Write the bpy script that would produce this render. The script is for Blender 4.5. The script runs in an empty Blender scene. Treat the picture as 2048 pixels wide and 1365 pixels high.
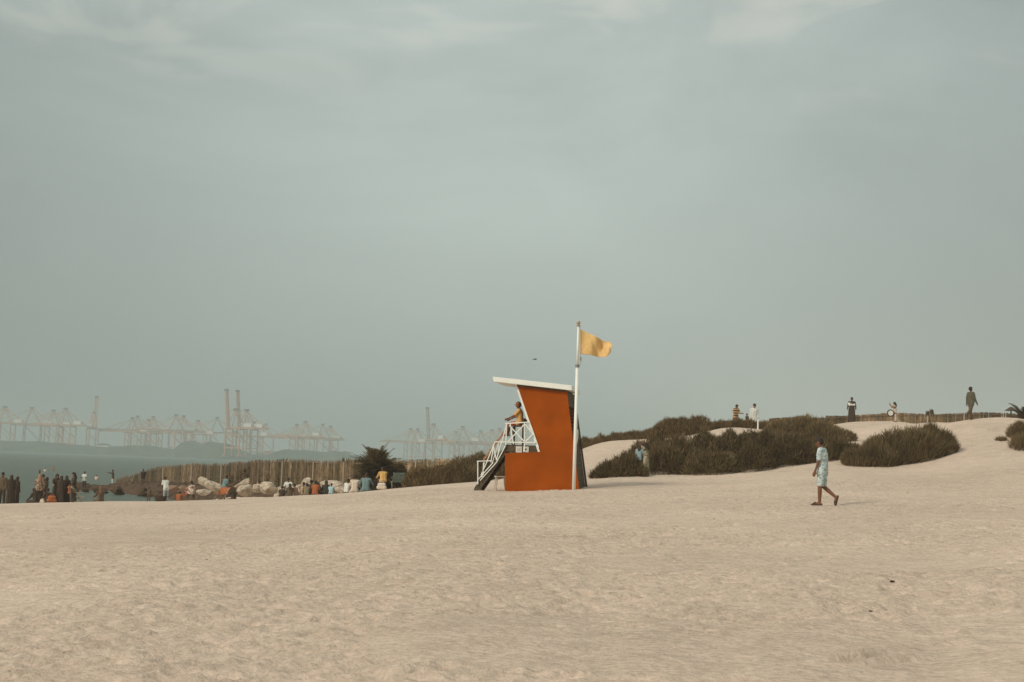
import bpy, bmesh, math, random
import numpy as np
from mathutils import Vector, Matrix, Euler
random.seed(7); RNG = np.random.default_rng(11)
R = math.radians
sc = bpy.context.scene
COL = sc.collection

# ------------------------------------------------------------------ camera
F = 2844.0; CAMZ = 4.0
cam_d = bpy.data.cameras.new('camera'); cam = bpy.data.objects.new('camera', cam_d); COL.objects.link(cam)
cam_d.lens = 50; cam_d.sensor_width = 36; cam_d.clip_start = 0.1; cam_d.clip_end = 20000
CR = Matrix.Rotation(R(90 + 5.06), 3, 'X') @ Matrix.Rotation(R(2.0), 3, 'Z')
cam.matrix_world = Matrix.Translation((0, 0, CAMZ)) @ CR.to_4x4()
sc.camera = cam
def P(x, y, d):
    v = CR @ Vector(((x - 1024) / F, -(y - 682.5) / F, -1.0))
    v *= d / v.y
    return Vector((v.x, v.y, v.z + CAMZ))
def HY(x): return 899 + 0.0349 * x

# ------------------------------------------------------------------ terrain table
# for each column: (depth, ('z', value) or image row of the surface there)
KN = {
 -500: [(0,'z2.4'),(10,'z2.3'),(37,'z1.95'),(60,'z1.4'),(74,'z0.9'),(92,'z0'),(115,'z-1'),(170,'z-2.5'),(300,'z-3')],
 0:    [(0,'z2.4'),(10,'z2.35'),(37,'z2.08'),(60,'z1.56'),(76,1008),(95,'z0'),(118,'z-1'),(170,'z-2.5'),(300,'z-3')],
 250:  [(0,'z2.4'),(10,'z2.4'),(37,'z2.25'),(60,'z1.85'),(78,1002),(98,'z0.05'),(125,'z-1'),(170,'z-2.5'),(300,'z-3')],
 430:  [(0,'z2.4'),(10,'z2.4'),(37,'z2.38'),(60,'z2.05'),(82,1000),(92,'z0.7'),(110,'z0.1'),(124,'z0.2'),(150,'z-1'),(180,'z-3')],
 500:  [(0,'z2.4'),(10,'z2.4'),(37,'z2.4'),(60,'z2.15'),(82,999),(90,'z1.15'),(106,'z0.6'),(116,'z0.8'),(125,'z1.4'),(145,'z-1'),(180,'z-3')],
 600:  [(0,'z2.4'),(10,'z2.4'),(37,'z2.5'),(60,'z2.4'),(82,992),(90,'z1.5'),(104,'z1.0'),(112,'z1.2'),(118,'z1.8'),(140,'z-1'),(180,'z-3')],
 730:  [(0,'z2.4'),(10,'z2.45'),(37,'z2.65'),(60,'z2.65'),(80,985),(90,'z1.9'),(104,'z1.5'),(112,'z2.0'),(120,'z1.9'),(140,'z-1'),(180,'z-3')],
 860:  [(0,'z2.4'),(10,'z2.5'),(37,'z2.8'),(60,'z2.95'),(75,973),(92,'z2.5'),(110,'z2.4'),(120,'z1.9'),(140,'z-1'),(180,'z-3')],
 946:  [(0,'z2.4'),(10,'z2.5'),(37,'z2.9'),(56,978),(72,966),(92,'z2.8'),(110,'z2.6'),(120,'z2'),(140,'z-1'),(180,'z-3')],
 1010: [(0,'z2.4'),(10,'z2.5'),(37,'z2.93'),(55,982),(72,'z3.25'),(92,'z3.2'),(110,'z2.9'),(130,'z1'),(150,'z-1'),(180,'z-3')],
 1090: [(0,'z2.4'),(10,'z2.5'),(37,'z2.97'),(55,980),(64,'z3.35'),(80,'z4.1'),(92,'z4.0'),(110,'z3.5'),(130,'z1'),(150,'z-1'),(180,'z-3')],
 1172: [(0,'z2.4'),(10,'z2.5'),(37,'z3.0'),(56,975),(63,965),(80,897),(90,'z4.9'),(110,'z4.5'),(130,'z2'),(150,'z-1'),(180,'z-3')],
 1215: [(0,'z2.4'),(10,'z2.5'),(37,'z3.0'),(56,'z3.38'),(63,964),(80,884),(90,'z5.3'),(110,'z5'),(130,'z3'),(150,'z1'),(200,'z-3')],
 1300: [(0,'z2.4'),(10,'z2.55'),(37,'z3.05'),(56,'z3.45'),(63,963),(82,876),(92,'z5.9'),(110,'z5.6'),(140,'z4'),(200,'z-3')],
 1360: [(0,'z2.4'),(10,'z2.55'),(37,'z3.08'),(56,'z3.5'),(63,962),(82,872),(92,'z6.1'),(110,'z6'),(140,'z4'),(200,'z0')],
 1450: [(0,'z2.4'),(10,'z2.55'),(37,'z3.15'),(56,'z3.6'),(62,960),(84,860),(95,'z6.6'),(112,'z6.5'),(140,'z5'),(250,'z2')],
 1600: [(0,'z2.4'),(10,'z2.6'),(37,'z3.25'),(50,'z3.7'),(62,945),(84,862),(97,852),(112,'z6.9'),(140,'z6'),(250,'z3')],
 1700: [(0,'z2.4'),(10,'z2.6'),(37,'z3.3'),(50,'z3.8'),(62,938),(75,890),(97,847),(112,'z7.1'),(140,'z6'),(250,'z3')],
 1800: [(0,'z2.4'),(10,'z2.6'),(37,'z3.35'),(50,'z3.85'),(61,945),(78,872),(92,842),(112,'z7.5'),(140,'z6'),(250,'z3')],
 1880: [(0,'z2.4'),(10,'z2.6'),(37,'z3.4'),(50,'z3.9'),(60,938),(76,858),(84,840),(112,'z7.6'),(140,'z6'),(250,'z3')],
 1944: [(0,'z2.4'),(10,'z2.65'),(37,'z3.45'),(50,'z4.0'),(60,928),(70,860),(76,838),(112,'z7.7'),(140,'z6'),(250,'z3')],
 2048: [(0,'z2.4'),(10,'z2.7'),(37,'z3.5'),(50,'z4.1'),(60,920),(70,860),(76,838),(112,'z7.8'),(140,'z6'),(250,'z3')],
 2600: [(0,'z2.4'),(10,'z2.8'),(37,'z3.7'),(50,'z4.3'),(60,'z5'),(70,'z6.4'),(80,'z7.4'),(112,'z7.6'),(140,'z6'),(250,'z3')],
}
TC = np.arange(-0.6, 0.6001, 0.006); TD = np.arange(0, 301, 1.0)
cols = sorted(KN); TAB = np.zeros((len(cols), len(TD)))
for i, c in enumerate(cols):
    ds, zs = [], []
    for d, v in KN[c]:
        ds.append(d)
        zs.append(float(v[1:]) if isinstance(v, str) else 4 - (v - HY(c)) * d / F)
    TAB[i] = np.interp(TD, ds, zs)
ccs = np.array([(c - 1024) / F for c in cols])
T2 = np.zeros((len(TC), len(TD)))
for j in range(len(TD)): T2[:, j] = np.interp(TC, ccs, TAB[:, j])
def blur(a, ax, n):
    for _ in range(n):
        p = np.concatenate([np.take(a, [0], ax), a, np.take(a, [-1], ax)], ax)
        s = [slice(None)] * 2
        def sl(b, e):
            t = list(s); t[ax] = slice(b, e); return tuple(t)
        a = 0.25 * p[sl(0, -2)] + 0.5 * p[sl(1, -1)] + 0.25 * p[sl(2, None)]
    return a
T2 = blur(blur(T2, 0, 3), 1, 4)
def vnoise(x, y, seed=0):
    xi = np.floor(x).astype(np.int64); yi = np.floor(y).astype(np.int64)
    fx = x - xi; fy = y - yi; fx = fx * fx * (3 - 2 * fx); fy = fy * fy * (3 - 2 * fy)
    def h(a, b):
        n = (a * 374761393 + b * 668265263 + seed * 982451653) & 0x7fffffff
        n = ((n ^ (n >> 13)) * 1274126177) & 0x7fffffff
        return ((n ^ (n >> 16)) & 0xffff) / 65535.0
    return (h(xi, yi) * (1 - fx) + h(xi + 1, yi) * fx) * (1 - fy) + (h(xi, yi + 1) * (1 - fx) + h(xi + 1, yi + 1) * fx) * fy
def ground_arr(X, Y):
    X = np.asarray(X, float); Y = np.asarray(Y, float)
    d = np.clip(Y, 0, 299.5); c = np.clip(X / np.maximum(Y, 6.0), -0.597, 0.595)
    ci = (c + 0.6) / 0.006; i = np.clip(np.floor(ci).astype(int), 0, len(TC) - 2); fi = ci - i
    j = np.clip(np.floor(d).astype(int), 0, len(TD) - 2); fj = d - j
    z = (T2[i, j] * (1 - fi) + T2[i + 1, j] * fi) * (1 - fj) + (T2[i, j + 1] * (1 - fi) + T2[i + 1, j + 1] * fi) * fj
    u = 0.10 * (vnoise(X / 5.0, Y / 4.0, 3) - .5) + 0.025 * (vnoise(X / 1.7, Y / 1.2, 4) - .5)
    # low wind and traffic mounds on the dune slopes
    s = np.clip((Y - 60) / 12, 0, 1) * np.clip((X - 2) / 6, 0, 1)
    u = u + s * 0.35 * (vnoise(X / 2.6 + 9, Y / 3.0, 8) - .5)
    return z + u
def G(X, Y): return float(ground_arr(np.array([X]), np.array([Y]))[0])
def at(x, d, y=None):
    p = P(x, y if y is not None else HY(x) + 40, d)
    return Vector((p.x, p.y, G(p.x, p.y)))

# ------------------------------------------------------------------ object helpers
def tag(o, label=None, cat=None, group=None, kind=None):
    if label: o['label'] = label
    if cat: o['category'] = cat
    if group: o['group'] = group
    if kind: o['kind'] = kind
    return o
def mesh_obj(name, verts, faces, m, parent=None, smooth=False):
    me = bpy.data.meshes.new(name); me.from_pydata([tuple(v) for v in verts], [], faces); me.update()
    if m: me.materials.append(m)
    if smooth: me.polygons.foreach_set('use_smooth', [True] * len(me.polygons))
    o = bpy.data.objects.new(name, me); COL.objects.link(o)
    if parent: o.parent = parent
    return o
def bm_obj(name, bm, m, parent=None, smooth=False):
    me = bpy.data.meshes.new(name); bm.to_mesh(me); bm.free()
    if m: me.materials.append(m)
    if smooth: me.polygons.foreach_set('use_smooth', [True] * len(me.polygons))
    o = bpy.data.objects.new(name, me); COL.objects.link(o)
    if parent: o.parent = parent
    return o
def np_obj(name, V, nv, m, parent=None, attr=None):
    """V: (N, nv, 3) array of separate polygons"""
    n = len(V); me = bpy.data.meshes.new(name)
    me.vertices.add(n * nv); me.vertices.foreach_set('co', V.reshape(-1).astype(np.float32))
    me.loops.add(n * nv); me.loops.foreach_set('vertex_index', np.arange(n * nv, dtype=np.int32))
    me.polygons.add(n); me.polygons.foreach_set('loop_start', np.arange(0, n * nv, nv, dtype=np.int32))
    me.update(calc_edges=True)
    if attr is not None:
        a = me.attributes.new('tint', 'FLOAT', 'POINT'); a.data.foreach_set('value', np.repeat(attr, nv).astype(np.float32))
    me.materials.append(m)
    o = bpy.data.objects.new(name, me); COL.objects.link(o)
    if parent: o.parent = parent
    return o
def empty(name, loc, rz=0):
    o = bpy.data.objects.new(name, None); COL.objects.link(o)
    o.location = loc; o.rotation_euler = (0, 0, rz); o.empty_display_size = 0.3
    return o
def bar(bm, a, b, w, h=None):
    """rectangular bar from a to b"""
    a = Vector(a); b = Vector(b); h = h or w; d = b - a; L = d.length
    if L < 1e-6: return
    q = d.to_track_quat('Z', 'Y').to_matrix().to_4x4()
    bmesh.ops.create_cube(bm, size=1, matrix=Matrix.Translation((a + b) / 2) @ q @ Matrix.Diagonal((w, h, L, 1)))
def tube(bm, a, b, r0, r1=None, n=10):
    a = Vector(a); b = Vector(b); r1 = r0 if r1 is None else r1; d = b - a; L = d.length
    if L < 1e-6: return
    q = d.to_track_quat('Z', 'Y').to_matrix().to_4x4()
    bmesh.ops.create_cone(bm, cap_ends=True, segments=n, radius1=r0, radius2=r1, depth=L, matrix=Matrix.Translation((a + b) / 2) @ q)
def box(bm, c, s, M=None):
    m = Matrix.Translation(c) @ Matrix.Diagonal((s[0], s[1], s[2], 1))
    bmesh.ops.create_cube(bm, size=1, matrix=(M @ m) if M else m)
def prism(bm, pts, y0, y1):
    """polygon pts (x,z) extruded from y0 to y1"""
    a = [bm.verts.new((p[0], y0, p[1])) for p in pts]; b = [bm.verts.new((p[0], y1, p[1])) for p in pts]
    n = len(pts)
    f1 = bm.faces.new(a); f2 = bm.faces.new(list(reversed(b)))
    for i in range(n):
        bm.faces.new((a[i], b[i], b[(i + 1) % n], a[(i + 1) % n]))
    bmesh.ops.recalc_face_normals(bm, faces=bm.faces[:])

# ------------------------------------------------------------------ materials
def mat(name, col, rough=0.8, var=0.12, scale=6.0, bump=0.0, bscale=40.0, metal=0.0, spec=0.3, col2=None, kind='noise'):
    m = bpy.data.materials.new(name); m.use_nodes = True; nt = m.node_tree; N = nt.nodes; L = nt.links
    b = N['Principled BSDF']; b.inputs['Roughness'].default_value = rough; b.inputs['Metallic'].default_value = metal
    b.inputs['Specular IOR Level'].default_value = spec
    tc = N.new('ShaderNodeTexCoord')
    if kind == 'wave':
        t = N.new('ShaderNodeTexWave'); t.inputs['Scale'].default_value = scale; t.inputs['Distortion'].default_value = 1.0; t.bands_direction = 'Z'
    elif kind == 'voronoi':
        t = N.new('ShaderNodeTexVoronoi'); t.inputs['Scale'].default_value = scale
    else:
        t = N.new('ShaderNodeTexNoise'); t.inputs['Scale'].default_value = scale; t.inputs['Detail'].default_value = 5
    L.new(tc.outputs['Object'], t.inputs['Vector'])
    r = N.new('ShaderNodeValToRGB')
    if col2 is None:
        a = [max(0, c * (1 - var)) for c in col]; c2 = [min(1, c * (1 + var)) for c in col]; p0, p1 = .3, .7
    else:
        a, c2 = col, col2; p0, p1 = (.42, .55) if kind != 'voronoi' else (.25, .4)
    r.color_ramp.elements[0].position = p0; r.color_ramp.elements[1].position = p1
    r.color_ramp.elements[0].color = (*a, 1); r.color_ramp.elements[1].color = (*c2, 1)
    L.new(t.outputs[0] if kind != 'noise' else t.outputs['Fac'], r.inputs[0]); L.new(r.outputs[0], b.inputs['Base Color'])
    if bump:
        n = N.new('ShaderNodeTexNoise'); n.inputs['Scale'].default_value = bscale; n.inputs['Detail'].default_value = 4
        L.new(tc.outputs['Object'], n.inputs['Vector'])
        bp = N.new('ShaderNodeBump'); bp.inputs['Strength'].default_value = bump; bp.inputs['Distance'].default_value = 0.02
        L.new(n.outputs['Fac'], bp.inputs['Height']); L.new(bp.outputs[0], b.inputs['Normal'])
    return m
def leaf_mat(name, c0, c1, c2=None, mott=0):
    m = bpy.data.materials.new(name); m.use_nodes = True; nt = m.node_tree; N = nt.nodes; L = nt.links
    b = N['Principled BSDF']; b.inputs['Roughness'].default_value = 0.85; b.inputs['Specular IOR Level'].default_value = 0.15
    a = N.new('ShaderNodeAttribute'); a.attribute_name = 'tint'
    r = N.new('ShaderNodeValToRGB'); r.color_ramp.elements[0].color = (*c0, 1); r.color_ramp.elements[1].color = (*c1, 1)
    if c2:
        e = r.color_ramp.elements.new(0.9); e.color = (*c1, 1); r.color_ramp.elements[2].color = (*c2, 1)
    if mott:
        tc = N.new('ShaderNodeTexCoord'); n = N.new('ShaderNodeTexNoise'); n.inputs['Scale'].default_value = 2.4; n.inputs['Detail'].default_value = 6; n.inputs['Roughness'].default_value = .7
        L.new(tc.outputs['Object'], n.inputs['Vector']); mr = N.new('ShaderNodeMapRange'); mr.inputs['From Min'].default_value = .3; mr.inputs['From Max'].default_value = .7; mr.inputs['To Min'].default_value = -mott; mr.inputs['To Max'].default_value = mott
        L.new(n.outputs['Fac'], mr.inputs[0]); ad = N.new('ShaderNodeMath'); ad.operation = 'ADD'; L.new(mr.outputs[0], ad.inputs[0]); L.new(a.outputs['Fac'], ad.inputs[1]); L.new(ad.outputs[0], r.inputs[0])
    else: L.new(a.outputs['Fac'], r.inputs[0])
    oi = N.new('ShaderNodeObjectInfo'); mr2 = N.new('ShaderNodeMapRange'); mr2.inputs['To Min'].default_value = .72; mr2.inputs['To Max'].default_value = 1.2; L.new(oi.outputs['Random'], mr2.inputs[0])
    hs = N.new('ShaderNodeHueSaturation'); L.new(mr2.outputs[0], hs.inputs['Value']); L.new(r.outputs[0], hs.inputs['Color']); L.new(hs.outputs[0], b.inputs['Base Color'])
    return m
M_orange = mat('orange_paint', (0.320, 0.066, 0.002), 0.85, 0.16, 1.1, 0.08, 30, spec=.08)
M_white = mat('white_paint', (0.82, 0.83, 0.76), 0.55, 0.05, 3, spec=0.3)
M_darkwood = mat('dark_weathered_wood', (0.09, 0.065, 0.04), 0.85, 0.3, 9, 0.2, 60)
M_backwood = mat('brown_plank_wall', (0.095, 0.070, 0.042), 0.85, 0.3, 12, 0.2, 60)
M_tanwood = mat('tan_rail_wood', (0.42, 0.22, 0.11), 0.8, 0.25, 4)
M_slot = mat('vent_slat', (0.05, 0.036, 0.024), 0.8)
M_placard = mat('placard_face', (0.62, 0.58, 0.50), 0.6, 0.06)
M_symbol = mat('placard_print', (0.10, 0.07, 0.05), 0.6)
M_flag = mat('yellow_cloth', (0.72, 0.47, 0.19), 0.9, 0.08, 8, 0.1, 90)
M_skin_d = mat('skin_brown', (0.17, 0.075, 0.04), 0.55, 0.1, 20)
M_skin_m = mat('skin_tan', (0.33, 0.17, 0.10), 0.55, 0.1, 20)
M_hair = mat('dark_hair', (0.03, 0.02, 0.014), 0.7, 0.3, 60)
M_black = mat('black_cloth', (0.060, 0.038, 0.025), 0.9, 0.2, 10, 0.2, 30)
M_brown = mat('brown_cloth', (0.11, 0.075, 0.045), 0.9, 0.2, 10, 0.2, 30)
M_rock = mat('pale_rock', (0.44, 0.36, 0.27), 0.95, 0.4, 2.2, 0.9, 6)
M_wetrock = mat('dark_wet_rock', (0.085, 0.052, 0.030), 0.9, 0.35, 2, 0.6, 10, spec=.1)
CL = {}
def cloth(key, col, **k):
    if key not in CL: CL[key] = mat(key, col, 0.9, **k)
    return CL[key]
cloth('white_cloth', (0.66, 0.66, 0.60), bump=.2); cloth('grey_cloth', (0.34, 0.36, 0.36), bump=.2)
cloth('pale_blue_cloth', (0.36, 0.52, 0.54), bump=.2); cloth('teal_cloth', (0.15, 0.22, 0.22), bump=.2)
cloth('cream_cloth', (0.60, 0.50, 0.40), bump=.2); cloth('tan_pattern_cloth', (0.13, 0.07, 0.04), col2=(0.50, 0.36, 0.24), scale=9)
cloth('light_pattern_cloth', (0.16, 0.09, 0.06), col2=(0.62, 0.50, 0.40), scale=9)
cloth('blue_print_cloth', (0.28, 0.35, 0.35), col2=(0.56, 0.64, 0.62), scale=16)
cloth('dull_blue_cloth', (0.24, 0.33, 0.34))
cloth('orange_cloth', (0.36, 0.11, 0.035)); cloth('yellow_cloth_plain', (0.60, 0.36, 0.12)); cloth('red_cloth', (0.42, 0.08, 0.03))
cloth('green_grey_cloth', (0.10, 0.09, 0.06)); cloth('khaki_cloth', (0.22, 0.17, 0.10)); cloth('charcoal_cloth', (0.05, 0.045, 0.04))
cloth('striped_cloth', (0.06, 0.035, 0.02), col2=(0.55, 0.36, 0.16), scale=1.9, kind='wave')
cloth('dotted_dress', (0.10, 0.08, 0.05), col2=(0.42, 0.37, 0.24), scale=14)
cloth('pink_brown_scarf', (0.33, 0.20, 0.13)); cloth('brown_scarf', (0.16, 0.09, 0.055))
M_leaf = leaf_mat('shrub_leaf', (0.088, 0.058, 0.027), (0.190, 0.135, 0.064), (0.28, 0.21, 0.115))
M_leaf2 = leaf_mat('dry_shrub_leaf', (0.095, 0.060, 0.026), (0.22, 0.150, 0.070), (0.32, 0.23, 0.115))
M_palm = leaf_mat('palm_leaf', (0.070, 0.048, 0.022), (0.18, 0.130, 0.060), (0.36, 0.28, 0.16))
M_reed = leaf_mat('reed', (0.095, 0.070, 0.032), (0.29, 0.195, 0.11), (0.42, 0.30, 0.19), .45)
M_stem = mat('woody_stem', (0.07, 0.05, 0.035), 0.9)
M_post = mat('pale_timber_post', (0.42, 0.33, 0.24), 0.9)
M_crane = mat('crane_orange', (0.55, 0.20, 0.07), 0.6, 0.15, .1)
nt = M_crane.node_tree; oi = nt.nodes.new('ShaderNodeObjectInfo'); mxr = nt.nodes.new('ShaderNodeMixRGB'); mxr.inputs[1].default_value = (.62, .26, .08, 1); mxr.inputs[2].default_value = (.34, .24, .17, 1)
nt.links.new(oi.outputs['Random'], mxr.inputs[0]); nt.links.new(mxr.outputs[0], nt.nodes['Principled BSDF'].inputs['Base Color'])
M_cranetop = mat('crane_dark', (0.06, 0.06, 0.06), 0.6)
M_cranewhite = mat('crane_house', (0.75, 0.72, 0.66), 0.6)

# ------------------------------------------------------------------ ground
def lines(segs):
    out = []
    for a, b, s in segs: out += list(np.arange(a, b, s))
    out.append(segs[-1][1]); return np.array(out)
xs = lines([(-4800, -400, 400), (-400, -100, 30), (-100, -40, 2), (-40, -14, .5), (-14, 14, .08), (14, 45, .4), (45, 100, 3), (100, 400, 30), (400, 4800, 400)])
ys = lines([(-300, -20, 40), (-20, 6, 2), (6, 9, .25), (9, 30, .06), (30, 60, .16), (60, 100, .4), (100, 180, 1.5), (180, 400, 15), (400, 6000, 400)])
XX, YY = np.meshgrid(xs, ys); ZZ = ground_arr(XX, YY)
# footprints and scuffs pressed into the loose sand, each with a small raised rim
def dent(x, y, rx, ry, a, dep):
    i0, i1 = np.searchsorted(xs, [x - 3 * max(rx, ry), x + 3 * max(rx, ry)]); j0, j1 = np.searchsorted(ys, [y - 3 * max(rx, ry), y + 3 * max(rx, ry)])
    if i1 <= i0 or j1 <= j0: return
    sx = XX[j0:j1, i0:i1] - x; sy = YY[j0:j1, i0:i1] - y
    u = (sx * math.cos(a) + sy * math.sin(a)) / rx; v = (-sx * math.sin(a) + sy * math.cos(a)) / ry
    r2 = u * u + v * v
    ZZ[j0:j1, i0:i1] -= dep * (np.exp(-r2) - 0.35 * np.exp(-((np.sqrt(r2) - 1.7) ** 2) * 3))
for k in range(24000):
    y = 8.5 + 47 * random.random() ** 1.35; x = random.uniform(-.42, .42) * y
    if vnoise(np.array([x / 3.0]), np.array([y / 4.0]), 21)[0] < 0.32: continue
    dent(x, y, random.uniform(.06, .14), random.uniform(.05, .10), random.uniform(0, 3.1), random.choice([.01, .016, .028, .045]) * random.uniform(.5, 1.0) * (.7 + y / 45))
for t in range(26):      # walked trails
    x = random.uniform(-14, 16); y = random.uniform(9, 40); a = random.uniform(-.5, .5) + (0 if t % 2 else math.pi / 2)
    for s in range(40):
        x += .68 * math.cos(a); y += .68 * math.sin(a); a += random.uniform(-.06, .06); sd = .11 * (1 if s % 2 else -1)
        dent(x - sd * math.sin(a), y + sd * math.cos(a), .15, .08, a, random.uniform(.04, .07))
for k in range(9):       # the scraped furrow at the lower right
    p = P(1690 + k * 14, 1353 - k * 3.0, 10.9 + k * .05); dent(p.x, p.y, .13, .08, .5, .045)
nx, ny = len(xs), len(ys)
me = bpy.data.meshes.new('ground'); me.vertices.add(nx * ny)
me.vertices.foreach_set('co', np.stack([XX, YY, ZZ], -1).reshape(-1).astype(np.float32))
ii = (np.arange(ny - 1)[:, None] * nx + np.arange(nx - 1)[None, :]).reshape(-1)
Q = np.stack([ii, ii + 1, ii + nx + 1, ii + nx], -1).astype(np.int32)
me.loops.add(Q.size); me.loops.foreach_set('vertex_index', Q.reshape(-1))
me.polygons.add(len(Q)); me.polygons.foreach_set('loop_start', np.arange(0, Q.size, 4, dtype=np.int32))
me.polygons.foreach_set('use_smooth', np.ones(len(Q), dtype=bool)); me.update(calc_edges=True)
ground = bpy.data.objects.new('sand_ground', me); COL.objects.link(ground); tag(ground, kind='structure')
def sand_mat():
    m = bpy.data.materials.new('beach_sand'); m.use_nodes = True; nt = m.node_tree; N = nt.nodes; L = nt.links
    b = N['Principled BSDF']; b.inputs['Roughness'].default_value = 0.95; b.inputs['Specular IOR Level'].default_value = 0.1
    tc = N.new('ShaderNodeTexCoord')
    def noise(s, det=6, rough=.6):
        n = N.new('ShaderNodeTexNoise'); n.inputs['Scale'].default_value = s; n.inputs['Detail'].default_value = det; n.inputs['Roughness'].default_value = rough
        L.new(tc.outputs['Object'], n.inputs['Vector']); return n
    big = noise(.16, 4); mid = noise(2.2, 7, .65); fine = noise(14, 6, .7)
    mx = N.new('ShaderNodeMath'); mx.operation = 'MULTIPLY_ADD'; mx.inputs[1].default_value = .28
    L.new(mid.outputs['Fac'], mx.inputs[0]); 
    m2 = N.new('ShaderNodeMath'); m2.operation = 'MULTIPLY'; m2.inputs[1].default_value = .5; L.new(fine.outputs['Fac'], m2.inputs[0])
    m3 = N.new('ShaderNodeMath'); m3.operation = 'MULTIPLY_ADD'; m3.inputs[1].default_value = .22; L.new(big.outputs['Fac'], m3.inputs[0]); L.new(m2.outputs[0], m3.inputs[2])
    L.new(m3.outputs[0], mx.inputs[2])
    r = N.new('ShaderNodeValToRGB'); r.color_ramp.elements[0].position = .38; r.color_ramp.elements[1].position = .62
    r.color_ramp.elements[0].color = (0.43, 0.337, 0.255, 1); r.color_ramp.elements[1].color = (0.72, 0.572, 0.450, 1)
    L.new(mx.outputs[0], r.inputs[0]); L.new(r.outputs[0], b.inputs['Base Color'])
    vo = N.new('ShaderNodeTexVoronoi'); vo.inputs['Scale'].default_value = 7; vo.feature = 'SMOOTH_F1'; L.new(tc.outputs['Object'], vo.inputs['Vector'])
    ad = N.new('ShaderNodeMath'); ad.operation = 'MULTIPLY_ADD'; ad.inputs[1].default_value = .35; L.new(vo.outputs['Distance'], ad.inputs[0]); L.new(noise(9, 5, .6).outputs['Fac'], ad.inputs[2])
    a2 = N.new('ShaderNodeMath'); a2.operation = 'MULTIPLY_ADD'; a2.inputs[1].default_value = .5; L.new(fine.outputs['Fac'], a2.inputs[0]); L.new(ad.outputs[0], a2.inputs[2])
    bp = N.new('ShaderNodeBump'); bp.inputs['Strength'].default_value = .75; bp.inputs['Distance'].default_value = .06
    L.new(a2.outputs[0], bp.inputs['Height']); L.new(bp.outputs[0], b.inputs['Normal'])
    return m
me.materials.append(sand_mat())

# water
def water_mat():
    m = bpy.data.materials.new('sea_water'); m.use_nodes = True; nt = m.node_tree; N = nt.nodes; L = nt.links
    b = N['Principled BSDF']; b.inputs['Base Color'].default_value = (0.05, 0.07, 0.035, 1); b.inputs['Roughness'].default_value = 0.35
    b.inputs['Specular IOR Level'].default_value = 0.3
    tc = N.new('ShaderNodeTexCoord'); mp = N.new('ShaderNodeMapping'); mp.inputs['Scale'].default_value = (0.5, 1.3, 1)
    L.new(tc.outputs['Object'], mp.inputs[0])
    n = N.new('ShaderNodeTexNoise'); n.inputs['Scale'].default_value = 1.3; n.inputs['Detail'].default_value = 7; n.inputs['Roughness'].default_value = .65
    L.new(mp.outputs[0], n.inputs['Vector'])
    bp = N.new('ShaderNodeBump'); bp.inputs['Strength'].default_value = 1; bp.inputs['Distance'].default_value = .5
    L.new(n.outputs['Fac'], bp.inputs['Height']); L.new(bp.outputs[0], b.inputs['Normal'])
    return m
o = mesh_obj('sea_water', [(-4700, 60, 0), (4700, 60, 0), (4700, 5900, 0), (-4700, 5900, 0)], [(0, 1, 2, 3)], water_mat()); tag(o, kind='structure')

# far shore: low made ground with a scrubby bank
def far_shore():
    X = np.arange(-3200, 2600, 7.0); Y = np.array([2400, 2425, 2450, 2500, 2560, 2640, 2800, 3300, 5600.])
    V = []
    for j, y in enumerate(Y):
        for x in X:
            n = float(vnoise(np.array([x / 90.]), np.array([y / 90.]), 5)[0]); n2 = float(vnoise(np.array([x / 25.]), np.array([y / 25.]), 6)[0])
            n3 = float(vnoise(np.array([x / 8.]), np.array([y / 9.]), 16)[0]); px = 1024 + F * x / 2500
            mound = 17 * (math.tanh((px - 372) / 5) - math.tanh((px - 470) / 6)) / 2 + 9 * (math.tanh((px - 560) / 8) - math.tanh((px - 705) / 12)) / 2 + 8 * math.exp(-((px - 300) / 60) ** 2) + 9 * math.exp(-((px - 60) / 120) ** 2) 
            z = [-2, 1.5, 3.5, 5, 6, 6, 5, 5, 4][j] + [0, .3, .8, 1, 1, .6, .2, 0, 0][j] * (mound + 4 * n + 4 * n2 + 5 * n3 * n3)
            V.append((x, y, z))
    n = len(X); Fc = [(j * n + i, j * n + i + 1, (j + 1) * n + i + 1, (j + 1) * n + i) for j in range(len(Y) - 1) for i in range(n - 1)]
    o = mesh_obj('far_shore', V, Fc, mat('far_scrub', (0.055, 0.070, 0.035), .95, .5, .05), smooth=True); tag(o, kind='structure')
far_shore()

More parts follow.
